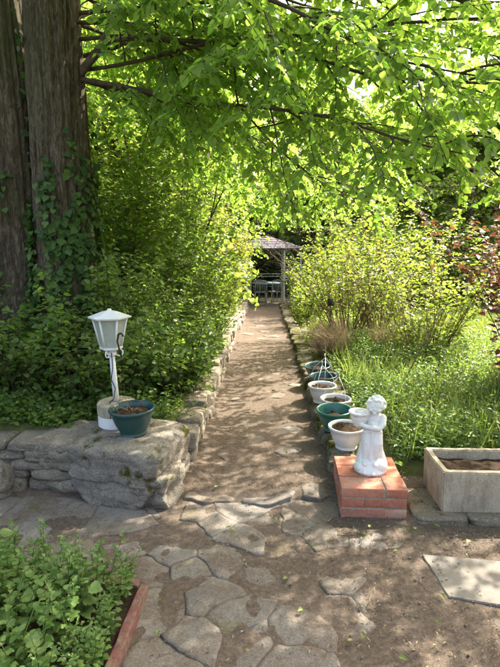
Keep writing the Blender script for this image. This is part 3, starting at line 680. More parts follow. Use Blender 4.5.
# ------------------------------------------------------------------ vegetation generators
RN = np.random.default_rng(7)
def tmpl(w=.42, fold=.10, droop=.10, l1=.20, l2=.55, w2=None):
    w2 = w if w2 is None else w2
    V = np.array([(0, 0, 0), (0, .45, -.02), (0, 1, -droop), (-w, l1, fold), (-w2, l2, fold * .8), (w, l1, fold), (w2, l2, fold * .8)], float)
    T = np.array([(0, 1, 3), (3, 1, 4), (4, 1, 2), (0, 5, 1), (5, 6, 1), (6, 2, 1)], int); return V, T
HEART = tmpl(.46, .08, .14, .12, .5, .44); OVAL = tmpl(.30, .08, .12, .28, .6, .28); LANCE = tmpl(.14, .05, .2, .3, .62, .13); ROUND = tmpl(.42, .06, .05, .22, .68, .40)
def small(w, l1=.28, l2=.62, w2=None, fold=.07, droop=.12):
    w2 = w * .95 if w2 is None else w2
    return (np.array([(0, 0, 0), (w, l1, fold), (w2, l2, fold), (0, 1, -droop), (-w2, l2, fold), (-w, l1, fold)], float), np.array([(0, 1, 2), (0, 2, 3), (0, 3, 4), (0, 4, 5)], int))
OVAL = small(.30)
_hb = [(0, .05), (.20, -.05), (.43, .10), (.50, .36), (.33, .70), (0, 1.06), (-.33, .70), (-.50, .36), (-.43, .10), (-.20, -.05)]
HEART2 = (np.array([(x, y, .16 * abs(x) - .16 * y * y) for x, y in _hb] + [(0, .42, -.05)], float), np.array([(k, (k + 1) % 10, 10) for k in range(10)], int))
BLADE = (np.array([(-.5, 0, 0), (.5, 0, 0), (-.38, .5, .06), (.38, .5, .06), (0, 1, -.12)], float) * np.array([.05, 1, 1.6]), np.array([(0, 1, 3), (0, 3, 2), (2, 3, 4)], int))
def leaves_mesh(name, P, Dv, Nv, S, tm, mat):
    V0, T0 = tm; P = np.asarray(P, float); Dv = norm(np.asarray(Dv, float)); Nv = np.asarray(Nv, float)
    X = norm(np.cross(Dv, Nv)); Nn = np.cross(X, Dv); S = np.asarray(S, float)[:, None, None]
    V = P[:, None, :] + S * (V0[None, :, 0:1] * X[:, None, :] + V0[None, :, 1:2] * Dv[:, None, :] + V0[None, :, 2:3] * Nn[:, None, :])
    T = T0[None] + (np.arange(len(P)) * len(V0))[:, None, None]
    return mesh_np(name, V.reshape(-1, 3), T.reshape(-1, 3), mat)
class Wood:
    """collects thin three-sided twigs"""
    def __init__(s): s.V = []; s.T = []; s.n = 0
    def add(s, pts, r0, r1):
        pts = np.asarray(pts); m = len(pts); t = norm(np.gradient(pts, axis=0)); ref = np.array([.31, .2, .93]); x = norm(np.cross(t, ref)); y = np.cross(t, x)
        r = np.linspace(r0, r1, m)[:, None]; ang = [0, 2.094, 4.189]
        ring = np.stack([pts + r * (x * math.cos(a) + y * math.sin(a)) for a in ang], 1).reshape(-1, 3); s.V.append(ring)
        i = np.arange(m - 1)[:, None] * 3 + np.arange(3)[None]; j = np.arange(m - 1)[:, None] * 3 + (np.arange(3) + 1)[None] % 3
        T = np.concatenate([np.stack([i, j, j + 3], -1).reshape(-1, 3), np.stack([i, j + 3, i + 3], -1).reshape(-1, 3)]) + s.n
        s.T.append(T); s.n += m * 3
    def mesh(s, name, mat): return mesh_np(name, np.concatenate(s.V), np.concatenate(s.T), mat)
def curve_from(p, d, L, n, droop, wob):
    """polyline starting at p heading d, bending down by droop"""
    pts = [np.array(p, float)]; d = np.array(d, float); d /= np.linalg.norm(d); st = L / n
    for _ in range(n):
        d = d + RN.normal(0, wob, 3) + np.array([0, 0, -droop / n]); d /= np.linalg.norm(d); pts.append(pts[-1] + d * st)
    return np.array(pts)
class Leaves:
    def __init__(s): s.P = []; s.D = []; s.N = []; s.S = []
    def along(s, pts, step, size, spread=.9, up=.75, droop=.35, var=.3, t0=.1):
        seg = np.linalg.norm(np.diff(pts, axis=0), axis=1); L = seg.sum(); m = max(1, int(L * (1 - t0) / step)); cum = np.concatenate([[0], np.cumsum(seg)])
        q = L * t0 + (np.arange(m) + RN.uniform(0, .8, m)) * step; q = np.clip(q, 0, L * .999); k = np.clip(np.searchsorted(cum, q) - 1, 0, len(seg) - 1)
        f = ((q - cum[k]) / np.maximum(seg[k], 1e-6))[:, None]; P = pts[k] * (1 - f) + pts[k + 1] * f; T = norm(pts[k + 1] - pts[k])
        side = norm(np.cross(T, np.array([0, 0, 1.])) + 1e-5) * np.where(np.arange(m) % 2, 1, -1)[:, None]
        Dv = norm(T * (1 - spread * .6) + side * spread + RN.normal(0, .28, (m, 3)) + np.array([0, 0, -droop]))
        Nv = norm(np.array([0, 0, up]) + RN.normal(0, .42, (m, 3)))
        s.P.append(P); s.D.append(Dv); s.N.append(Nv); s.S.append(size * RN.uniform(1 - var, 1 + var, m))
    def arr(s): return np.concatenate(s.P), np.concatenate(s.D), np.concatenate(s.N), np.concatenate(s.S)

def tree_mesh(cpts, rad, seg=72, rowh=.05, seed=0, amp=.05):
    C_ = crom(cpts, 12); L = np.concatenate([[0], np.cumsum(np.linalg.norm(np.diff(C_, axis=0), axis=1))]); m = int(L[-1] / rowh)
    V = []; F = []
    for j in range(m + 1):
        s_ = L[-1] * j / m; c = np.array([np.interp(s_, L, C_[:, a]) for a in range(3)]); r_ = rad(s_)
        for k in range(seg):
            a = 2 * math.pi * k / seg; u, w = math.cos(a), math.sin(a)
            rd = 1 - abs(noise.noise(Vector((u * 5.5 + seed, w * 5.5, s_ * .42)))) * 2.4
            rd2 = 1 - abs(noise.noise(Vector((u * 13 + seed, w * 13, s_ * 1.6)))) * 2
            lob = noise.noise(Vector((u * .9, w * .9 + seed, s_ * .25)))
            q = r_ * (1 + .10 * lob) + amp * (.55 * rd + .38 * rd2) * min(1, r_ / .25)
            V.append((c[0] + q * u, c[1] + q * w, c[2]))
    for j in range(m):
        for k in range(seg): k2 = (k + 1) % seg; F.append((j * seg + k, j * seg + k2, (j + 1) * seg + k2, (j + 1) * seg + k))
    return mesh_pd('trunk', V, F, M['bark'])

def crown_from(limbs, lv, wd, sec_step, sec_len, tw_step, tw_len, leaf_step, leaf, flat=.35, t0=.12, droop=.35, keep=None):
    """limbs: arrays of points; boughs, twigs and leaves grow from them"""
    for C_ in limbs:
        seg = np.linalg.norm(np.diff(C_, axis=0), axis=1); L = seg.sum(); cum = np.concatenate([[0], np.cumsum(seg)])
        s_ = L * t0; side = 1
        while s_ < L:
            k = min(len(seg) - 1, max(0, int(np.searchsorted(cum, s_)) - 1)); T = norm(C_[k + 1] - C_[k]); p = C_[k] + T * (s_ - cum[k])
            fr = s_ / L; h = norm(np.cross(T, [0, 0, 1.]) + 1e-6) * side
            d = T * RN.uniform(.3, .9) + h * RN.uniform(.5, 1) + np.array([0, 0, RN.normal(0, flat)])
            B = curve_from(p, d, sec_len * RN.uniform(.55, 1.1) * (1.1 - .5 * fr), 6, droop * .6, .10)
            if keep is None or keep(B[-1]): 
                wd.add(B, .011 if sec_len > .8 else .006, .003); bs = np.linalg.norm(np.diff(B, axis=0), axis=1).sum(); q = tw_step * RN.uniform(.3, 1); sd = 1
                while q < bs:
                    kk = min(5, int(q / bs * 6)); Tb = norm(B[kk + 1] - B[kk]); pb = B[kk] + Tb * (q - bs / 6 * kk); hb = norm(np.cross(Tb, [0, 0, 1.]) + 1e-6) * sd
                    tw = curve_from(pb, Tb * .8 + hb * RN.uniform(.5, 1) + np.array([0, 0, RN.normal(-.05, .25)]), tw_len * RN.uniform(.5, 1.15), 2, droop, .12)
                    wd.add(tw, .0035, .0015); lv.along(tw, leaf_step, leaf, droop=.35); sd = -sd; q += tw_step * RN.uniform(.7, 1.3)
                lv.along(B[3:], leaf_step, leaf)
            side = -side; s_ += sec_step * RN.uniform(.6, 1.4)

# ------------------------------------------------------------------ the big lime tree over the walk
tree = empty('lime_tree', (-2.07, 5.05, .40)); tag(tree, 'huge twin-trunked lime tree with ivy, its leafy boughs arching over the walk', 'tree')
def addp(o, root): return reparent(o, root)
addp(link('trunk', tree_mesh([(-2.05, 5.05, .2), (-2.04, 5.05, 2), (-2.03, 5.06, 4.2), (-1.95, 5.1, 7), (-1.8, 5.2, 9.5)], lambda s_: .275 + .08 * math.exp(-s_ * 2.2) - .012 * s_, 150, .05, 3.3)), tree)
addp(link('trunk', tree_mesh([(-2.66, 5.28, .2), (-2.66, 5.26, 2), (-2.70, 5.24, 4.2), (-3.1, 5.4, 7), (-3.4, 5.5, 9)], lambda s_: .36 + .10 * math.exp(-s_ * 2.2) - .018 * s_, 130, .06, 9.1)), tree)
limbs = [([(-1.80, 5.0, 3.42), (-1.08, 4.85, 3.25), (-.59, 4.7, 3.10), (-.14, 4.5, 3.03), (.51, 4.2, 2.86), (1.05, 3.9, 2.62), (1.6, 3.7, 2.45)], .042),
         ([(-1.80, 5.0, 3.42), (-1.60, 4.98, 3.62), (-1.4, 4.9, 3.72), (-.77, 4.75, 3.65), (-.14, 4.6, 3.54), (.44, 4.4, 3.36), (.86, 4.2, 3.17), (1.53, 3.9, 3.02), (2.4, 3.6, 2.9), (3.2, 3.3, 2.8)], .045),
         ([(-1.80, 5.0, 3.46), (-1.57, 5.0, 3.72), (-1.46, 5.05, 3.97), (-1.34, 5.1, 4.31), (-.9, 5.3, 5.2), (-.2, 5.6, 5.9), (.9, 6.1, 6.3), (2, 6.5, 6.2)], .05),
         ([(-.23, 4.6, 3.05), (.09, 5.0, 2.80), (.42, 5.4, 2.62), (.74, 5.8, 2.5), (1.2, 6.4, 2.4)], .016),
         ([(-1.95, 5.1, 4.6), (-1.2, 4.5, 4.3), (-.56, 4.0, 3.84), (.13, 3.9, 3.55), (.45, 3.8, 3.35), (.92, 3.7, 3.11), (1.7, 3.4, 2.85)], .038)]
hid = random.Random(21)
def arch(p0, az, L, rise, drop, r):
    d = Vector((math.sin(R(az)), math.cos(R(az)), 0)); pts = []
    for t in np.linspace(0, 1, 7): pts.append(tuple(Vector(p0) + d * (L * t) + Vector((hid.uniform(-.15, .15), hid.uniform(-.15, .15), rise * math.sin(t * 2.1) - drop * t * t))))
    limbs.append((pts, r))
for (z, az, L, rise, drop) in ((3.6, 62, 4.2, .9, 1.4), (3.9, 35, 4.6, 1.2, 1.9), (4.3, 10, 5.6, 1.0, 1.9), (4.2, -25, 4.5, .8, 1.4), (4.6, 88, 6.4, 1.6, 1.9), 
        (4.8, 105, 7.2, 1.4, 2.2), (5.4, 128, 7.0, 1.5, 1.8), (4.5, 150, 5.5, .8, 1.0), (6.6, 150, 6.0, 1.5, 1.2), (5.5, 180, 5.0, 1, 1), (5.8, -60, 4, 1, 1), (4.4, 98, 5.2, .5, 1.0), (4.9, 112, 5.6, .6, 1.3), (3.9, 69, 5.2, .5, 1.0), (4.3, 50, 5.4, .6, 1.5), (3.75, 84, 5.4, .35, .5), (4.0, 97, 5.6, .2, .6), (4.25, 77, 5.2, .2, .6), (3.5, 104, 5.0, .2, .3), (4.4, 20, 4.6, .2, 1.9), (3.6, 24, 5.2, .1, 1.15), (3.5, 42, 5.2, .1, 1.1), (4.0, 28, 5.4, .3, 2.0), (6.8, 20, 3.4, 1.6, .6), (7.4, 200, 3.4, 1.6, .6)):
    arch((-2.0, 5.08, z), az, L, rise, drop, .034)
lv = Leaves(); wd = Wood(); LC = []
for (pts, r_) in limbs:
    C_ = crom(pts, 6); LC.append(C_)
    addp(tube('branch', [Vector(p) for p in C_], list(np.linspace(r_ * .62, .005, len(C_))), M['twig'], None, 8), tree)
crown_from(LC, lv, wd, .185, 1.35, .115, .40, .032, .056, droop=.55)
P, Dv, Nv, S = lv.arr()
def lime_keep(P):
    x, y, z = P[:, 0], P[:, 1], P[:, 2]; d = np.linalg.norm(P - np.array([0, 0, 1.85]), axis=1)
    low = 2.12 + .10 * np.sin(x * 2.1 + y * 1.3) + .08 * np.sin(y * 3.1 - x); low = np.where(y > 6, low + .012 * (y - 6), low)
    return (z > low) & (d > 1.9)
k = lime_keep(P); P, Dv, Nv, S = P[k], Dv[k], Nv[k], S[k]
# the leaves that show largest are single parts, the rest one crown
c_, s_ = math.cos(R(1.75)), math.sin(R(1.75)); X = c_ * P[:, 0] + s_ * P[:, 1]; Yv = -s_ * P[:, 0] + c_ * P[:, 1]; Z = P[:, 2] - 1.85
cp, sp_ = math.cos(R(10.2)), math.sin(R(10.2)); dep = Yv * cp - Z * sp_; up = Yv * sp_ + Z * cp
vis = (dep > .8) & (np.abs(X / np.maximum(dep, .1)) < .53) & (up / np.maximum(dep, .1) < .70)
score = np.where(vis, S / np.maximum(dep, .1), 0); top300 = np.argsort(-score)[:300]; msk = np.ones(len(P), bool); msk[top300] = False
crown = addp(link('crown', leaves_mesh('crown', P[msk], Dv[msk], Nv[msk], S[msk], HEART2, M['lime'])), tree); tag(crown, kind='stuff')
addp(tag(link('twigs', wd.mesh('twigs', M['twig'])), kind='stuff'), tree)
def fine_leaf(name, mat, w=.46, fold=.06, droop=.16, n=7, heart=True, ser=.02, seed=0):
    """midrib-folded leaf with a toothed margin"""
    r_ = random.Random(seed); V = []; F = []
    for i in range(n + 1):
        t = i / n; ww = w * (math.sin(math.pi * min(1, t * .93 + .07) ** (.62 if heart else .8)) ** .85) if 0 < t < 1 else 0
        if heart and i == 0: ww = w * .35
        y = t - (.06 if heart and i == 0 else 0); z = -droop * t * t; cz = .02 * math.sin(t * 9 + seed)
        tooth = ser * (1 if i % 2 else -1) if 0 < i < n else 0
        V += [(-ww - tooth, y, z + fold * ww / w + cz), (-ww * .5, y + .01, z + fold * .35 * ww / w), (0, t, z - .01), (ww * .5, y + .01, z + fold * .35 * ww / w), (ww + tooth, y, z + fold * ww / w - cz)]
    for i in range(n):
        for k in range(4): a = i * 5 + k; F.append((a, a + 1, a + 6, a + 5))
    F2 = [f for f in F]; V += [(-.008, -.30, .03), (.008, -.30, .03), (0, .02, 0)]; F2.append((len(V) - 3, len(V) - 2, len(V) - 1))   # stalk
    return mesh_pd(name, V, F2, mat)
LM = [fine_leaf('leaf', M['lime'], .46 + .02 * k, .05 + .03 * k, .12 + .05 * k, 8, True, .012, k) for k in range(4)]
def frame(p, d, nv, s):
    d = Vector(d).normalized(); x = d.cross(Vector(nv)).normalized(); nn = x.cross(d)
    return Matrix(((x.x * s, d.x * s, nn.x * s, p[0]), (x.y * s, d.y * s, nn.y * s, p[1]), (x.z * s, d.z * s, nn.z * s, p[2]), (0, 0, 0, 1)))
ci = crown.matrix_parent_inverse.copy()
for q, i in enumerate(top300):
    o = link('leaf', LM[q % 4], crown); o.matrix_basis = frame(P[i], Dv[i], Nv[i], S[i])
print('lime leaves', len(P))
# ivy on the trunks
iv = Leaves(); wd2 = Wood(); V_ = []
Pi, Di, Ni, Si = [], [], [], []
for k in range(4600):
    second = RN.random() < .3; cx, cy, rr_ = (-2.66, 5.27, .42) if second else (-2.05, 5.05, .325)
    z = .5 + abs(RN.normal(0, 1.25)); a = RN.uniform(math.pi * .9, math.pi * 2.2)
    den = fbm(math.cos(a) * 1.3, math.sin(a) * 1.3 + (5 if second else 0), z * .6, 3)
    if den < -.30 + .26 * (z - 1.0) and not (z > 3.4 and RN.random() < .02): continue
    if z > 4.5: continue
    rr_ = rr_ - .018 * z; off = RN.uniform(.0, .07); p = np.array([cx + (rr_ + off) * math.cos(a), cy + (rr_ + off) * math.sin(a), z])
    out = np.array([math.cos(a), math.sin(a), 0]); Pi.append(p); Di.append(norm(out * .35 + RN.normal(0, .4, 3) + np.array([0, 0, -.7]))); Ni.append(norm(out + RN.normal(0, .35, 3) + np.array([0, 0, .3]))); Si.append(RN.uniform(.045, .085))
ivy = link('climbing_ivy', leaves_mesh('climbing_ivy', Pi, Di, Ni, Si, HEART, M['ivy'])); tag(ivy, 'dark green ivy climbing the twin trunks of the big tree', 'ivy', kind='stuff')

# ------------------------------------------------------------------ shrubs
DENS = 2.2
def shrub(name, label, base, h, rad, nst, mat, tm=OVAL, leaf=.05, lstep=.035, tws=.10, twl=.28, lean=(0, 0), stemmat='twig', spread=.5, stemr=.008, droop=.5, cat='shrub', group=None, twt0=.2, limit=None):
    t = empty(name, (base[0], base[1], terr(base[0], base[1]))); tag(t, label, cat, group)
    lv = Leaves(); wd = Wood(); stems = Wood(); bz = terr(base[0], base[1])
    for _ in range(int(nst * DENS)):
        a = RN.uniform(0, 6.283); q = rad * .45 * math.sqrt(RN.random()); p = np.array([base[0] + q * math.cos(a), base[1] + q * math.sin(a), bz - .03])
        a2 = a + RN.normal(0, .5); d = np.array([math.cos(a2) * spread * RN.uniform(.3, 1.2) + lean[0], math.sin(a2) * spread * RN.uniform(.3, 1.2) + lean[1], 1.])
        L = h * RN.uniform(.6, 1.12) * np.linalg.norm(d) ** .5; B = curve_from(p, d, L, 8, droop * RN.uniform(.3, 1.1), .06); stems.add(B, stemr, stemr * .3)
        s_ = L * twt0; sd = 0
        while s_ < L:
            kk = min(7, int(s_ / L * 8)); Tb = norm(B[kk + 1] - B[kk]); pb = B[kk] + Tb * (s_ - L / 8 * kk); an = RN.uniform(0, 6.283)
            tw = curve_from(pb, Tb * .5 + np.array([math.cos(an), math.sin(an), RN.normal(.15, .3)]), twl * RN.uniform(.5, 1.2) * (1.15 - .6 * s_ / L), 2, .3, .14)
            wd.add(tw, .003, .0012); lv.along(tw, lstep, leaf, spread=.8, droop=.15, up=.7); s_ += tws * RN.uniform(.6, 1.4)
        lv.along(B[5:], lstep, leaf)
    P, Dv, Nv, S = lv.arr()
    k = P[:, 2] > np.array([terr(x, y) for x, y in P[:, :2]]) + .01
    if limit is not None: k &= limit(P)
    P, Dv, Nv, S = P[k], Dv[k], Nv[k], S[k]
    addp(tag(link('foliage', leaves_mesh('foliage', P, Dv, Nv, S, tm, mat)), kind='stuff'), t)
    addp(link('stems', stems.mesh('stems', M[stemmat])), t); addp(tag(link('twigs', wd.mesh('twigs', M[stemmat])), kind='stuff'), t)
    return t
off_path_l = lambda P: (P[:, 0] < -.46 - .10 * np.sin(P[:, 1] * 3)) & ((P[:, 1] > 3.8) | (P[:, 0] < -1.6))
off_path_r = lambda P: P[:, 0] > .62 + .08 * np.sin(P[:, 1] * 3)
B = M['bank']
# left bank
for (x, y, h, r_, n_, lab) in ((-1.55, 4.45, .85, .6, 26, 'dense green shrub directly behind the white lantern'), (-2.35, 4.35, .95, .6, 26, 'leafy green shrub at the foot of the ivy-clad trunk'),
        (-3.1, 4.4, .9, .6, 18, 'leafy shrub below the darker of the twin trunks'), (-.98, 5.0, .70, .55, 26, 'low green shrub on the bank just above the boulder end of the wall'), (-1.75, 5.6, 1.5, .7, 26, 'tall green shrub rising between the big trunk and the walk'),
        (-.98, 6.2, .8, .6, 24, 'rounded green shrub overhanging the pale dry stone wall')):
    shrub('bank_shrub', lab, (x, y), h, r_, n_, B, OVAL, .062, .036, .085, .28, limit=off_path_l, group='shrubs on the left bank')
shrub('elder_bush', 'tall elder bush in shade behind the big trunk', (-2.6, 7.4), 3.2, 1.0, 28, B, OVAL, .08, .040, .085, .42, limit=off_path_l, spread=.4, stemr=.004)
shrub('elder_bush', 'tall green bush beside the walk beyond the rounded shrub', (-1.7, 8.0), 2.3, .8, 26, B, OVAL, .07, .036, .08, .38, limit=off_path_l, spread=.45, stemr=.004)
shrub('bank_shrub', 'sunlit green shrub on the bank halfway along the walk', (-1.0, 8.2), .95, .6, 22, M['spirea'], OVAL, .06, .035, .09, .28, limit=off_path_l)
shrub('yellow_shrub', 'yellow-green sunlit shrub along the far part of the wall', (-1.3, 10.2), 1.5, .7, 24, M['spirea'], OVAL, .07, .04, .10, .32, limit=off_path_l)
shrub('yellow_shrub', 'tall golden yellow shrub leaning over the walk short of the gazebo', (-1.35, 13.2), 2.7, .8, 26, M['yellow'], OVAL, .085, .05, .12, .42, limit=off_path_l)
shrub('yellow_shrub', 'golden shrub standing against the left side of the gazebo', (-1.5, 15.8), 1.9, .7, 20, M['yellow'], OVAL, .085, .05, .12, .4, limit=off_path_l)
shrub('yellow_shrub', 'low bright shrub spilling over the wall end by the gazebo', (-1.1, 12.0), .9, .5, 18, M['spirea'], OVAL, .07, .04, .09, .28, limit=off_path_l)
# right side
shrub('airy_shrub', 'airy yellow-green shrub with bare reddish stems behind the pots', (1.48, 8.7), 2.3, .55, 18, M['spirea'], OVAL, .06, .05, .13, .4, stemmat='redstem', limit=off_path_r, spread=.45, stemr=.012, twt0=.38)
shrub('airy_shrub', 'tall airy yellow-green shrub between the walk and the lawn', (2.3, 9.6), 2.6, .8, 24, M['spirea'], OVAL, .065, .05, .13, .42, stemmat='redstem', limit=off_path_r, spread=.45, stemr=.012)
shrub('airy_shrub', 'bright leafy shrub with arching stems beside the leaning stick', (2.35, 7.2), 1.9, .6, 20, M['spirea'], OVAL, .06, .045, .12, .38, stemmat='redstem', limit=off_path_r, spread=.5)
shrub('kerb_shrub', 'small rounded shrub hugging the mossy kerb beyond the dry grass', (1.0, 11.4), 1.1, .5, 18, M['spirea'], OVAL, .065, .04, .10, .3, limit=off_path_r)
shrub('kerb_shrub', 'loose tall shrub along the kerb before the gazebo', (1.35, 13.4), 2.0, .6, 20, M['spirea'], OVAL, .075, .05, .12, .4, limit=off_path_r)
shrub('kerb_shrub', 'bushy green shrub against the right side of the gazebo', (1.55, 16.2), 1.7, .7, 20, M['bank'], OVAL, .085, .05, .12, .4, limit=off_path_r)
shrub('copper_shrub', 'dark red copper-leaved shrub at the edge of the lawn', (3.0, 5.2), 2.2, .5, 15, M['copper'], OVAL, .07, .042, .08, .32, spread=.25, lean=(-.04, 0), twt0=.12)
shrub('bank_shrub', 'green shrub filling the bank between the lantern and the big trunk', (-2.0, 4.9), 1.25, .6, 22, B, OVAL, .06, .034, .085, .28, limit=off_path_l, group='shrubs on the left bank')
shrub('bank_shrub', 'green shrub with small leaves on the bank above the middle of the dry stone wall', (-1.3, 7.1), 1.1, .55, 20, B, OVAL, .055, .034, .085, .28, limit=off_path_l, group='shrubs on the left bank')

# lilac in flower behind the lime boughs
la = shrub('lilac_bush', 'tall lilac bush with pinkish flower heads seen through the lime leaves', (-1.9, 9.6), 5.4, 1.0, 18, M['lime_far'], HEART, .085, .06, .16, .55, spread=.35, stemr=.02, droop=.35, limit=lambda P: (P[:, 0] < -.5) | (P[:, 2] > 3.0))
for k in range(60):
    p = np.array([RN.uniform(-2.2, .6), RN.uniform(8.4, 10.2), RN.uniform(3.0, 5.3)]); n_ = 60
    t = RN.uniform(0, 1, n_); q = .07 * (1 - t * .8) * np.sqrt(RN.random(n_)); a = RN.uniform(0, 6.28, n_)
    Pp = p + np.stack([q * np.cos(a), q * np.sin(a), t * .24], 1)
    addp(link('flower_head', leaves_mesh('flower_head', Pp, RN.normal(0, 1, (n_, 3)), RN.normal(0, 1, (n_, 3)), np.full(n_, .03), ROUND, M['lilac'])), la)

# ------------------------------------------------------------------ background trees
def back_tree(name, label, h, cr, nlimb, leaf, mat, group, trunk_r=.18, low=.2, dens=1.0):
    t = empty(name); tag(t, label, 'tree', group); lv = Leaves(); wd = Wood(); LC = []
    tube('trunk', [(0, 0, -.2), (.05, .03, h * .35), (-.05, .05, h * .7), (0, 0, h * .95)], [trunk_r * 1.25, trunk_r, trunk_r * .6, .03], M['bark'], t, 12)
    for k in range(nlimb):
        f = low + (1 - low) * ((k + .5) / nlimb); z = h * f * .92; az = k * 2.4 + RN.uniform(-.4, .4); L = cr * (math.sin(math.pi * min(.97, .22 + f * .72)) ** .7) * RN.uniform(.8, 1.15)
        C_ = curve_from((0, 0, z), (math.cos(az), math.sin(az), RN.uniform(.1, .7)), L, 7, .7, .10); LC.append(C_)
    for C_ in LC: wd.add(C_, .05, .01)
    crown_from(LC, lv, wd, .34 / dens, cr * .42, .26 / dens, .6, leaf * .62, leaf, droop=.5, flat=.55)
    P, Dv, Nv, S = lv.arr()
    k = P[:, 2] > .15; P, Dv, Nv, S = P[k], Dv[k], Nv[k], S[k]
    tag(link('crown', leaves_mesh('crown', P, Dv, Nv, S, HEART, mat), t), kind='stuff'); tag(link('branches', wd.mesh('branches', M['twig']), t), kind='stuff'); print('tree leaves', len(P)); return t
def place(t, x, y, rz=0, s=1.0, label=None, mat=None):
    t.location = (x, y, terr(x, y)); t.rotation_euler = (0, 0, rz); t.scale = (s,) * 3
    if label: t['label'] = label
    return t
def clone(t):
    r_ = t.copy(); COL.objects.link(r_)
    for ch in t.children: c = ch.copy(); COL.objects.link(c); c.parent = r_
    return r_
GT = 'trees around the garden'
tA = back_tree('broadleaf_tree', 'x', 8.0, 3.0, 40, .12, M['lime_far'], GT, low=.12, dens=1.9)
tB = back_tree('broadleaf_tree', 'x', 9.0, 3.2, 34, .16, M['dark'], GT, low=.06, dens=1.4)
tC = back_tree('broadleaf_tree', 'x', 6.0, 2.3, 30, .10, M['spirea'], GT, .12, low=.15, dens=1.5)
place(tA, -3.4, 11.5, .3, 1.0, 'bright green tree on the left bank behind the lilac')
place(clone(tA), -3.8, 17.5, 2.0, 1.1, 'bright green tree left of the gazebo behind the golden shrubs')
place(clone(tA), 5.4, 20.0, 1.2, 1.05, 'bright green tree between the gazebo and the lawn')
place(clone(tA), -6.0, 8.0, 4.0, 1.1, 'bright green tree on the bank behind the twin trunks')
place(clone(tA), 9.5, 21.0, 5.0, 1.3, 'large green tree beyond the far edge of the lawn')
place(clone(tA), .4, 25.8, 0, 1.15, 'green tree straight behind the gazebo')
place(clone(tA), -3.2, 24.0, 2.2, 1.0, 'green tree behind the left shoulder of the gazebo')
place(clone(tA), 3.9, 25.0, 4.1, 1.1, 'bright tree behind the right shoulder of the gazebo')
place(clone(tA), 9.0, 19.6, 1.0, 1.0, 'dense green tree at the end of the sunlit lawn')
place(clone(tA), 12.5, 17.5, 3.0, 1.1, 'broad tree at the outer edge of the lawn')
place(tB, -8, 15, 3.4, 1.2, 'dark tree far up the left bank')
place(tC, 4.2, 20.2, .5, .85, 'small yellow-green tree beyond the gazebo on the lawn side')
place(clone(tC), 6.6, 16.4, 2.5, .8, 'small yellow-green tree beside the lawn')
place(clone(tC), -2.6, 14.6, 4.0, 1.0, 'small yellow-green tree above the golden shrubs')
place(clone(tB), -7.5, 27, 5.0, 1.3, 'tall dark tree far behind the gazebo on the bank side')
place(clone(tA), 8.5, 27.5, .4, 1.3, 'tall light green tree far behind the lawn')
place(clone(tA), 2.6, 29.5, 2.6, 1.5, 'tallest green tree behind the gazebo trees')
place(clone(tB), -2.2, 31, 3.6, 1.5, 'tall dark tree deep behind the gazebo roof')
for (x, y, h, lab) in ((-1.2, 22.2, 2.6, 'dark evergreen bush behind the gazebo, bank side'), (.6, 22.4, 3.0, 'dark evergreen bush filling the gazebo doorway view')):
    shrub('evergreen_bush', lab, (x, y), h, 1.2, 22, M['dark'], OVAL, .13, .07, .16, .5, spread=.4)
for (x, y, h, lab) in ((2.7, 16.2, 3.0, 'tall bright shrub beyond the loose kerb shrub, lawn side'), (4.3, 15.4, 3.2, 'tall bright shrub at the head of the lawn'), (6.2, 15.6, 2.6, 'bright bush along the back of the lawn')):
    shrub('bright_bush', lab, (x, y), h, 1.1, 16, M['lime_far'], OVAL, .10, .055, .13, .45, spread=.4)
# unseen tree added right of the court to cast shade on the foreground
place(clone(tA), 7.2, 3.2, .8, 1.0, 'added shade tree, out of view to the right of the concrete trough')

# ------------------------------------------------------------------ low growth
def cover(name, label, cat, n, region, hfun, lpn, leaf, tm, mat, seed_keep=None, bend=.25):
    lv = Leaves(); wd = Wood()
    for _ in range(n):
        x, y = region(); hgt = hfun(x, y)
        if hgt <= 0: continue
        B_ = curve_from((x, y, terr(x, y) - .01), (RN.normal(0, bend), RN.normal(0, bend), 1), hgt, 2, .35, .12); wd.add(B_, .0025, .001); lv.along(B_, hgt / lpn, leaf, spread=1.0, droop=.0, up=.8, t0=.12)
    P, Dv, Nv, S = lv.arr(); o = tag(link(name, leaves_mesh(name, P, Dv, Nv, S, tm, mat)), label, cat, kind='stuff')
    s_ = link('stems', wd.mesh('stems', M['greenstem']), o); tag(s_, kind='stuff'); return o
def reg(x0, x1, y0, y1, ok=None, bias=1.0):
    def f():
        while True:
            x = RN.uniform(x0, x1); y = y0 + (y1 - y0) * RN.random() ** bias
            if ok is None or ok(x, y): return x, y
    return f
okr = lambda x, y: x > .98 + (.12 if y < 4.4 else 0) and not (1.1 < x < 2.35 and y < 3.72)
cover('tall_weeds', 'dense tall green weeds behind the pots and the concrete trough', 'weeds', 2900, reg(.95, 3.9, 3.66, 8.4, okr, 1.3), lambda x, y: RN.uniform(.18, .42) * (1 + .35 * fbm(x, y, 2)) * (.55 + .45 * sstep(.95, 1.4, x)), 12, .046, small(.24, .3, .62, .21), M['weed'])
cover('bank_groundcover', 'low leafy ground cover under the shrubs on the left bank', 'ground cover', 2600, reg(-3.6, -.72, 3.72, 9.5, lambda x, y: y > 3.95 or x < -1.55, 1.4), lambda x, y: RN.uniform(.08, .28), 8, .042, OVAL, M['bank'], bend=.5)
cover('bank_groundcover', 'leafy weeds along the top of the rubble retaining wall', 'ground cover', 1100, reg(-3.4, -1.3, 3.66, 4.3, lambda x, y: y > 3.9 or x < -1.6), lambda x, y: RN.uniform(.06, .22), 8, .04, OVAL, M['bank'], bend=.6)
cover('bank_groundcover', 'low yellow-green growth along the far part of the walk', 'ground cover', 1500, reg(-2.4, 2.8, 8.5, 17.5, lambda x, y: abs(x) > .78), lambda x, y: RN.uniform(.12, .40), 9, .06, OVAL, M['spirea'], bend=.4)
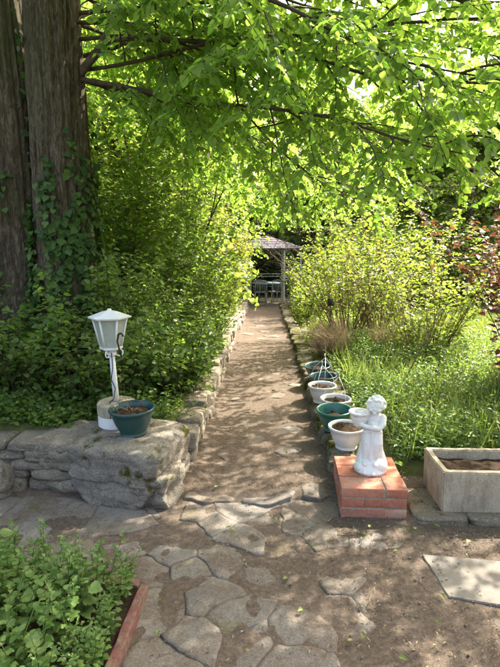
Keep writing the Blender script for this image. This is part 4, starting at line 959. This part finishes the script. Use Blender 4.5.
def blades(name, label, n, region, h0, h1, mat, w=1.0):
    P, Dv, Nv, S = [], [], [], []
    for _ in range(n):
        x, y = region(); P.append((x, y, terr(x, y) - .01)); Dv.append((RN.normal(0, .28), RN.normal(0, .28), 1)); a = RN.uniform(0, 6.28); Nv.append((math.cos(a), math.sin(a), .1)); S.append(RN.uniform(h0, h1))
    V0 = BLADE[0] * np.array([w, 1, 1]); return tag(link(name, leaves_mesh(name, P, Dv, Nv, S, (V0, BLADE[1]), mat)), label, 'grass', kind='stuff')
blades('meadow_grass', 'tall sunlit meadow grass between the weeds and the lawn', 16000, reg(1.0, 7.5, 3.75, 11.0, lambda x, y: okr(x, y) and fbm(x * .9, y * .9, 31) + .16 * (x - 2.2) > -.25, 1.15), .16, .50, M['grass'], .5)
blades('lawn_grass', 'short bright lawn grass under the far trees', 22000, reg(2.2, 13, 9.5, 18, None, 1.1), .05, .13, M['grass'], 1.8)
# dry grass clumps by the kerb
for (x, y, lab, n_, h) in ((1.05, 7.6, 'dry straw-coloured grass clump beside the mossy kerb', 650, .58), (1.15, 9.3, 'small dry brown grass tuft beyond the straw-coloured clump', 380, .5), (2.0, 7.9, 'faded dry grass clump around the reddish stems', 420, .5)):
    a = RN.uniform(0, 6.28, n_); q = .16 * np.sqrt(RN.random(n_)); z0 = terr(x, y)
    P = np.stack([x + q * np.cos(a), y + q * np.sin(a), np.full(n_, z0)], 1); Dv = np.stack([np.cos(a) * RN.uniform(0, .7, n_), np.sin(a) * RN.uniform(0, .7, n_), np.ones(n_)], 1); b = RN.uniform(0, 6.28, n_)
    t = empty('dry_grass', (x, y, z0)); tag(t, lab, 'dry grass', 'dry grass clumps'); addp(tag(link('blades', leaves_mesh('blades', P, Dv, np.stack([np.cos(b), np.sin(b), 0 * b], 1), h * RN.uniform(.5, 1.15, n_), (BLADE[0] * np.array([.28, 1, 2.2]), BLADE[1]), M['dry'])), kind='stuff'), t)
# leaning stick, dried seed head
o = tube('leaning_stick', [(1.50, 5.45, .10), (1.62, 5.48, .36), (1.80, 5.52, .74), (1.99, 5.56, 1.10)], [.010, .009, .007, .004], M['redstem'], None, 7); tag(o, 'bare brown stick leaning out of the tall weeds', 'stick')
sh = empty('seed_head', (1.06, 8.0, terr(1.06, 8))); tag(sh, 'dark dried seed head on a thin upright stalk above the pots', 'seed head')
tube('stalk', [(0, 0, -.05), (.01, 0, .5), (.0, 0, .78)], .006, M['redstem'], sh, 6)
me = stone_mesh('head', 3.3, M['black'], 3, 2.2, .25, 2.5); o = link('head', me, sh, (0, 0, .82)); o.scale = (.085, .085, .15)

# ------------------------------------------------------------------ raised bed with red edging and balm
bd_ = empty('raised_bed', (-1.4, 1.8, 0)); tag(bd_, 'planting bed edged with worn dull red boards, full of leafy weeds', 'garden bed')
def edging(p, q, w=.045, h=.085):
    p, q = Vector(p), Vector(q); bm = bmesh.new(); rbox(bm, (0, 0, 0), ((q - p).length, w, h), .006); bmesh.ops.subdivide_edges(bm, edges=[e for e in bm.edges if e.calc_length() > .2], cuts=14, use_grid_fill=True)
    for v in bm.verts: v.co += Vector((0, noise.noise(v.co * 7), noise.noise(v.co * 7 + Vector((3, 1, 0))))) * .008
    o = link('edging_board', bm_mesh('edging_board', bm, M['edging']), None, (p + q) / 2 + Vector((0, 0, h / 2 - .01))); o.rotation_euler.z = math.atan2(q.y - p.y, q.x - p.x); return reparent(o, bd_)
edging((-.685, 1.15, 0), (-.635, 2.32, 0)); edging((-.668, 2.335, 0), (-2.4, 2.56, 0), .045, .075)
V = []; F = []
for j in range(25):
    for i in range(33):
        x = -2.5 + 1.84 * i / 32; y = 1.1 + (1.24 + .22 * (1 - i / 32)) * j / 24; V.append((x, y, .05 + .02 * fbm(x * 6, y * 6, 3)))
for j in range(24):
    for i in range(32): a = j * 33 + i; F.append((a, a + 1, a + 34, a + 33))
reparent(link('bed_soil', mesh_pd('bed_soil', V, F, M['potsoil'])), bd_)
WL = [fine_leaf('leaf', M['weed'], .36 + .04 * k, .08, .12 + .08 * k, 6, True, .03, 20 + k) for k in range(4)]
pr = random.Random(31)
def balm(h, ns, size):
    t = empty('balm_plant'); tag(t, 'leafy light green balm plant growing in the red-edged bed', 'plant', 'balm plants in the bed')
    for s_ in range(ns):
        a = pr.uniform(0, 6.28); sp = pr.uniform(.05, .42); hh = h * pr.uniform(.7, 1.1); pts = []
        for k in range(7): f = k / 6; pts.append(Vector((math.cos(a) * sp * hh * f ** 1.3 + .012 * math.sin(5 * f + a), math.sin(a) * sp * hh * f ** 1.3, hh * f)))
        tube('stem', pts, [.0035 - .0003 * k for k in range(7)], M['greenstem'], t, 5)
        nn = max(4, int(hh / .038))
        for k in range(1, nn + 1):
            f = .12 + .88 * k / nn; i = min(5, int(f * 6)); p = pts[i].lerp(pts[i + 1], min(1, f * 6 - i)); ph = a + k * 1.57 + pr.uniform(-.3, .3); ls = size * (1.25 - .75 * f) * pr.uniform(.8, 1.2)
            for q in (0, math.pi):
                d = Vector((math.cos(ph + q), math.sin(ph + q), pr.uniform(-.15, .45) + .3 * f)); o = link('leaf', WL[pr.randrange(4)], t); o.matrix_basis = frame(p + d * .012, d, Vector((0, 0, 1)) + Vector((pr.uniform(-.3, .3), pr.uniform(-.3, .3), 0)), ls)
            if k == nn:
                for q in range(3): d = Vector((math.cos(ph + 2 * q), math.sin(ph + 2 * q), 1.0)); o = link('leaf', WL[q], t); o.matrix_basis = frame(p, d, Vector((-d.x, -d.y, .6)), ls * .6)
    return t
protos = [balm(pr.uniform(.28, .42), pr.choice((3, 3, 4)), pr.uniform(.042, .055)) for _ in range(7)]
spots = []
for _ in range(4000):
    p = (pr.uniform(-1.75, -.70), pr.uniform(1.3, 2.37))
    if all(math.hypot(p[0] - q[0], p[1] - q[1]) > .098 for q in spots): spots.append(p)
for y_ in np.arange(1.32, 2.32, .065): spots.append((-.735 + pr.uniform(-.03, .03), float(y_)))
for i, p in enumerate(spots):
    t = protos[i] if i < 7 else clone(protos[pr.randrange(7)])
    t['label'] = 'leafy light green balm plant growing in the red-edged bed'; t['group'] = 'balm plants in the bed'
    if p[0] > -.78: t['label'] = 'small leafy balm plant squeezed against the red edging board of the bed'; t['group'] = 'balm plants along the edging'
    t.location = (p[0], p[1], .045); t.rotation_euler = (0, 0, pr.uniform(0, 6.28)); s_ = pr.uniform(.78, 1.1) * (1.2 if p[0] < -1.2 else .95 if p[0] < -.78 else .62); t.scale = (s_,) * 3
ML = fine_leaf('leaf', M['weed'], .56, .10, .15, 8, True, .04, 40)
for (x, y, h, sz) in ((-1.20, 1.95, .30, .062), (-.92, 2.02, .27, .06), (-1.42, 2.15, .34, .065), (-1.05, 1.72, .28, .055)):
    t = empty('mallow_plant', (x, y, .045)); tag(t, 'mallow with broad rounded leaves among the balm in the bed', 'plant', 'mallows in the bed')
    for k in range(6):
        a = k * 1.05 + pr.uniform(-.3, .3); e = Vector((math.cos(a) * .12, math.sin(a) * .12, h * pr.uniform(.75, 1.05))); tube('stem', [(0, 0, 0), e * .5 + Vector((0, 0, .03)), e], .003, M['greenstem'], t, 5)
        o = link('leaf', ML, t); o.matrix_basis = frame(e, (math.cos(a), math.sin(a), -.1), (pr.uniform(-.3, .3), pr.uniform(-.5, 0), 1), sz * pr.uniform(.7, 1.1))

# ------------------------------------------------------------------ grass tufts in the joints
for q, (x, y) in enumerate(((.42, 2.42), (.66, 2.92), (.52, 2.30), (.95, 2.95), (.35, 2.05), (-.58, 3.30), (1.15, 2.80), (.1, 2.75))):
    n_ = 26; a = RN.uniform(0, 6.28, n_); P = np.stack([x + .03 * RN.normal(0, 1, n_), y + .03 * RN.normal(0, 1, n_), np.full(n_, path_z(x, y))], 1)
    tag(link('grass_tuft', leaves_mesh('grass_tuft', P, np.stack([np.cos(a) * .9, np.sin(a) * .9, RN.uniform(.2, 1, n_)], 1), np.stack([-np.cos(a), -np.sin(a), np.ones(n_)], 1), RN.uniform(.02, .06, n_), (BLADE[0] * np.array([.9, 1, 1]), BLADE[1]), M['dry'] if q % 2 == 0 else M['grass'])), 'wispy little grass tuft sprouting from the bare soil', 'grass tuft', 'grass tufts in the soil')

# ------------------------------------------------------------------ fallen leaves and litter
FL = [fine_leaf('fallen_leaf', M['fallen'], .40, .16 + .1 * k, .1, 6, True, .01, 60 + k) for k in range(3)]
fl = random.Random(77)
for (x, y) in [(.95, 2.36), (.13, 2.45), (.22, 2.2), (.40, 2.04), (.47, 2.05), (-.10, 2.6), (-.25, 2.95), (.12, 3.05), (.62, 2.85), (.70, 3.0), (.80, 2.75), (1.02, 2.95), (1.15, 2.98), (.35, 2.75), (.55, 2.6), (-.55, 2.25), (-.5, 2.05), (-.05, 1.98), (.3, 3.25), (-.35, 3.4), (.2, 4.0), (-.2, 4.6), (.35, 5.0), (1.3, 2.85), (.85, 2.15), (.6, 1.95)]:
    o = link('fallen_leaf', FL[fl.randrange(3)], None, (x + fl.uniform(-.03, .03), y + fl.uniform(-.03, .03), path_z(x, y) + .024)); s_ = fl.uniform(.020, .040); o.scale = (s_,) * 3; o.rotation_euler = (fl.uniform(-.2, .2), fl.uniform(-.2, .2), fl.uniform(0, 6.28))
    tag(o, 'small yellow-green leaf fallen on the bare ground', 'fallen leaf', 'fallen leaves on the ground')
def scatter_path(n, near):
    out = []
    while len(out) < n:
        if RN.random() < near: x, y = RN.uniform(-1.6, 1.9), RN.uniform(1.3, 3.5)
        else: x, y = RN.uniform(-.6, .6), 3.5 + 9 * RN.random() ** 1.7
        den = .25 + .75 * sstep(.0, .6, x) if y < 3.5 else .35 + .65 * sstep(.3, .55, abs(x))
        if RN.random() < den * (.5 + .8 * max(0, .5 + fbm(x * 2, y * 2, 17))): out.append((x, y, path_z(x, y)))
    return np.array(out)
Pl = scatter_path(4200, .75); n_ = len(Pl); a = RN.uniform(0, 6.28, n_)
tag(link('leaf_litter', leaves_mesh('leaf_litter', Pl + np.array([0, 0, .012]), np.stack([np.cos(a), np.sin(a), RN.normal(0, .15, n_)], 1), np.stack([RN.normal(0, .3, n_), RN.normal(0, .3, n_), np.ones(n_)], 1), RN.uniform(.006, .026, n_), LANCE, M['litter'])), 'dry plant litter strewn over the soil and paving', 'litter', kind='stuff')
# crumbs and pebbles
Pp = scatter_path(6500, .8); n_ = len(Pp); oc = np.array([(1, 0, 0), (0, 1, 0), (-1, 0, 0), (0, -1, 0), (0, 0, .8), (0, 0, -.6)], float); ot = np.array([(0, 1, 4), (1, 2, 4), (2, 3, 4), (3, 0, 4), (1, 0, 5), (2, 1, 5), (3, 2, 5), (0, 3, 5)])
sz = RN.uniform(.001, .0045, n_) * np.where(RN.random(n_) < .03, 2.4, 1); V = (Pp + np.array([0, 0, .006]))[:, None] + (oc[None] + RN.normal(0, .25, (n_, 6, 3))) * sz[:, None, None]; T = ot[None] + (np.arange(n_) * 6)[:, None, None]
n = NB('pebble'); n.col(n.ramp(n.irand(), [(0, (.09, .07, .05)), (.6, (.16, .125, .095)), (1, (.30, .27, .22))])); n.rough(.9, .1)
tag(link('soil_crumbs', mesh_np('soil_crumbs', V.reshape(-1, 3), T.reshape(-1, 3), n.m)), 'fine crumbs of earth and pebbles over the ground', 'pebbles', kind='stuff')
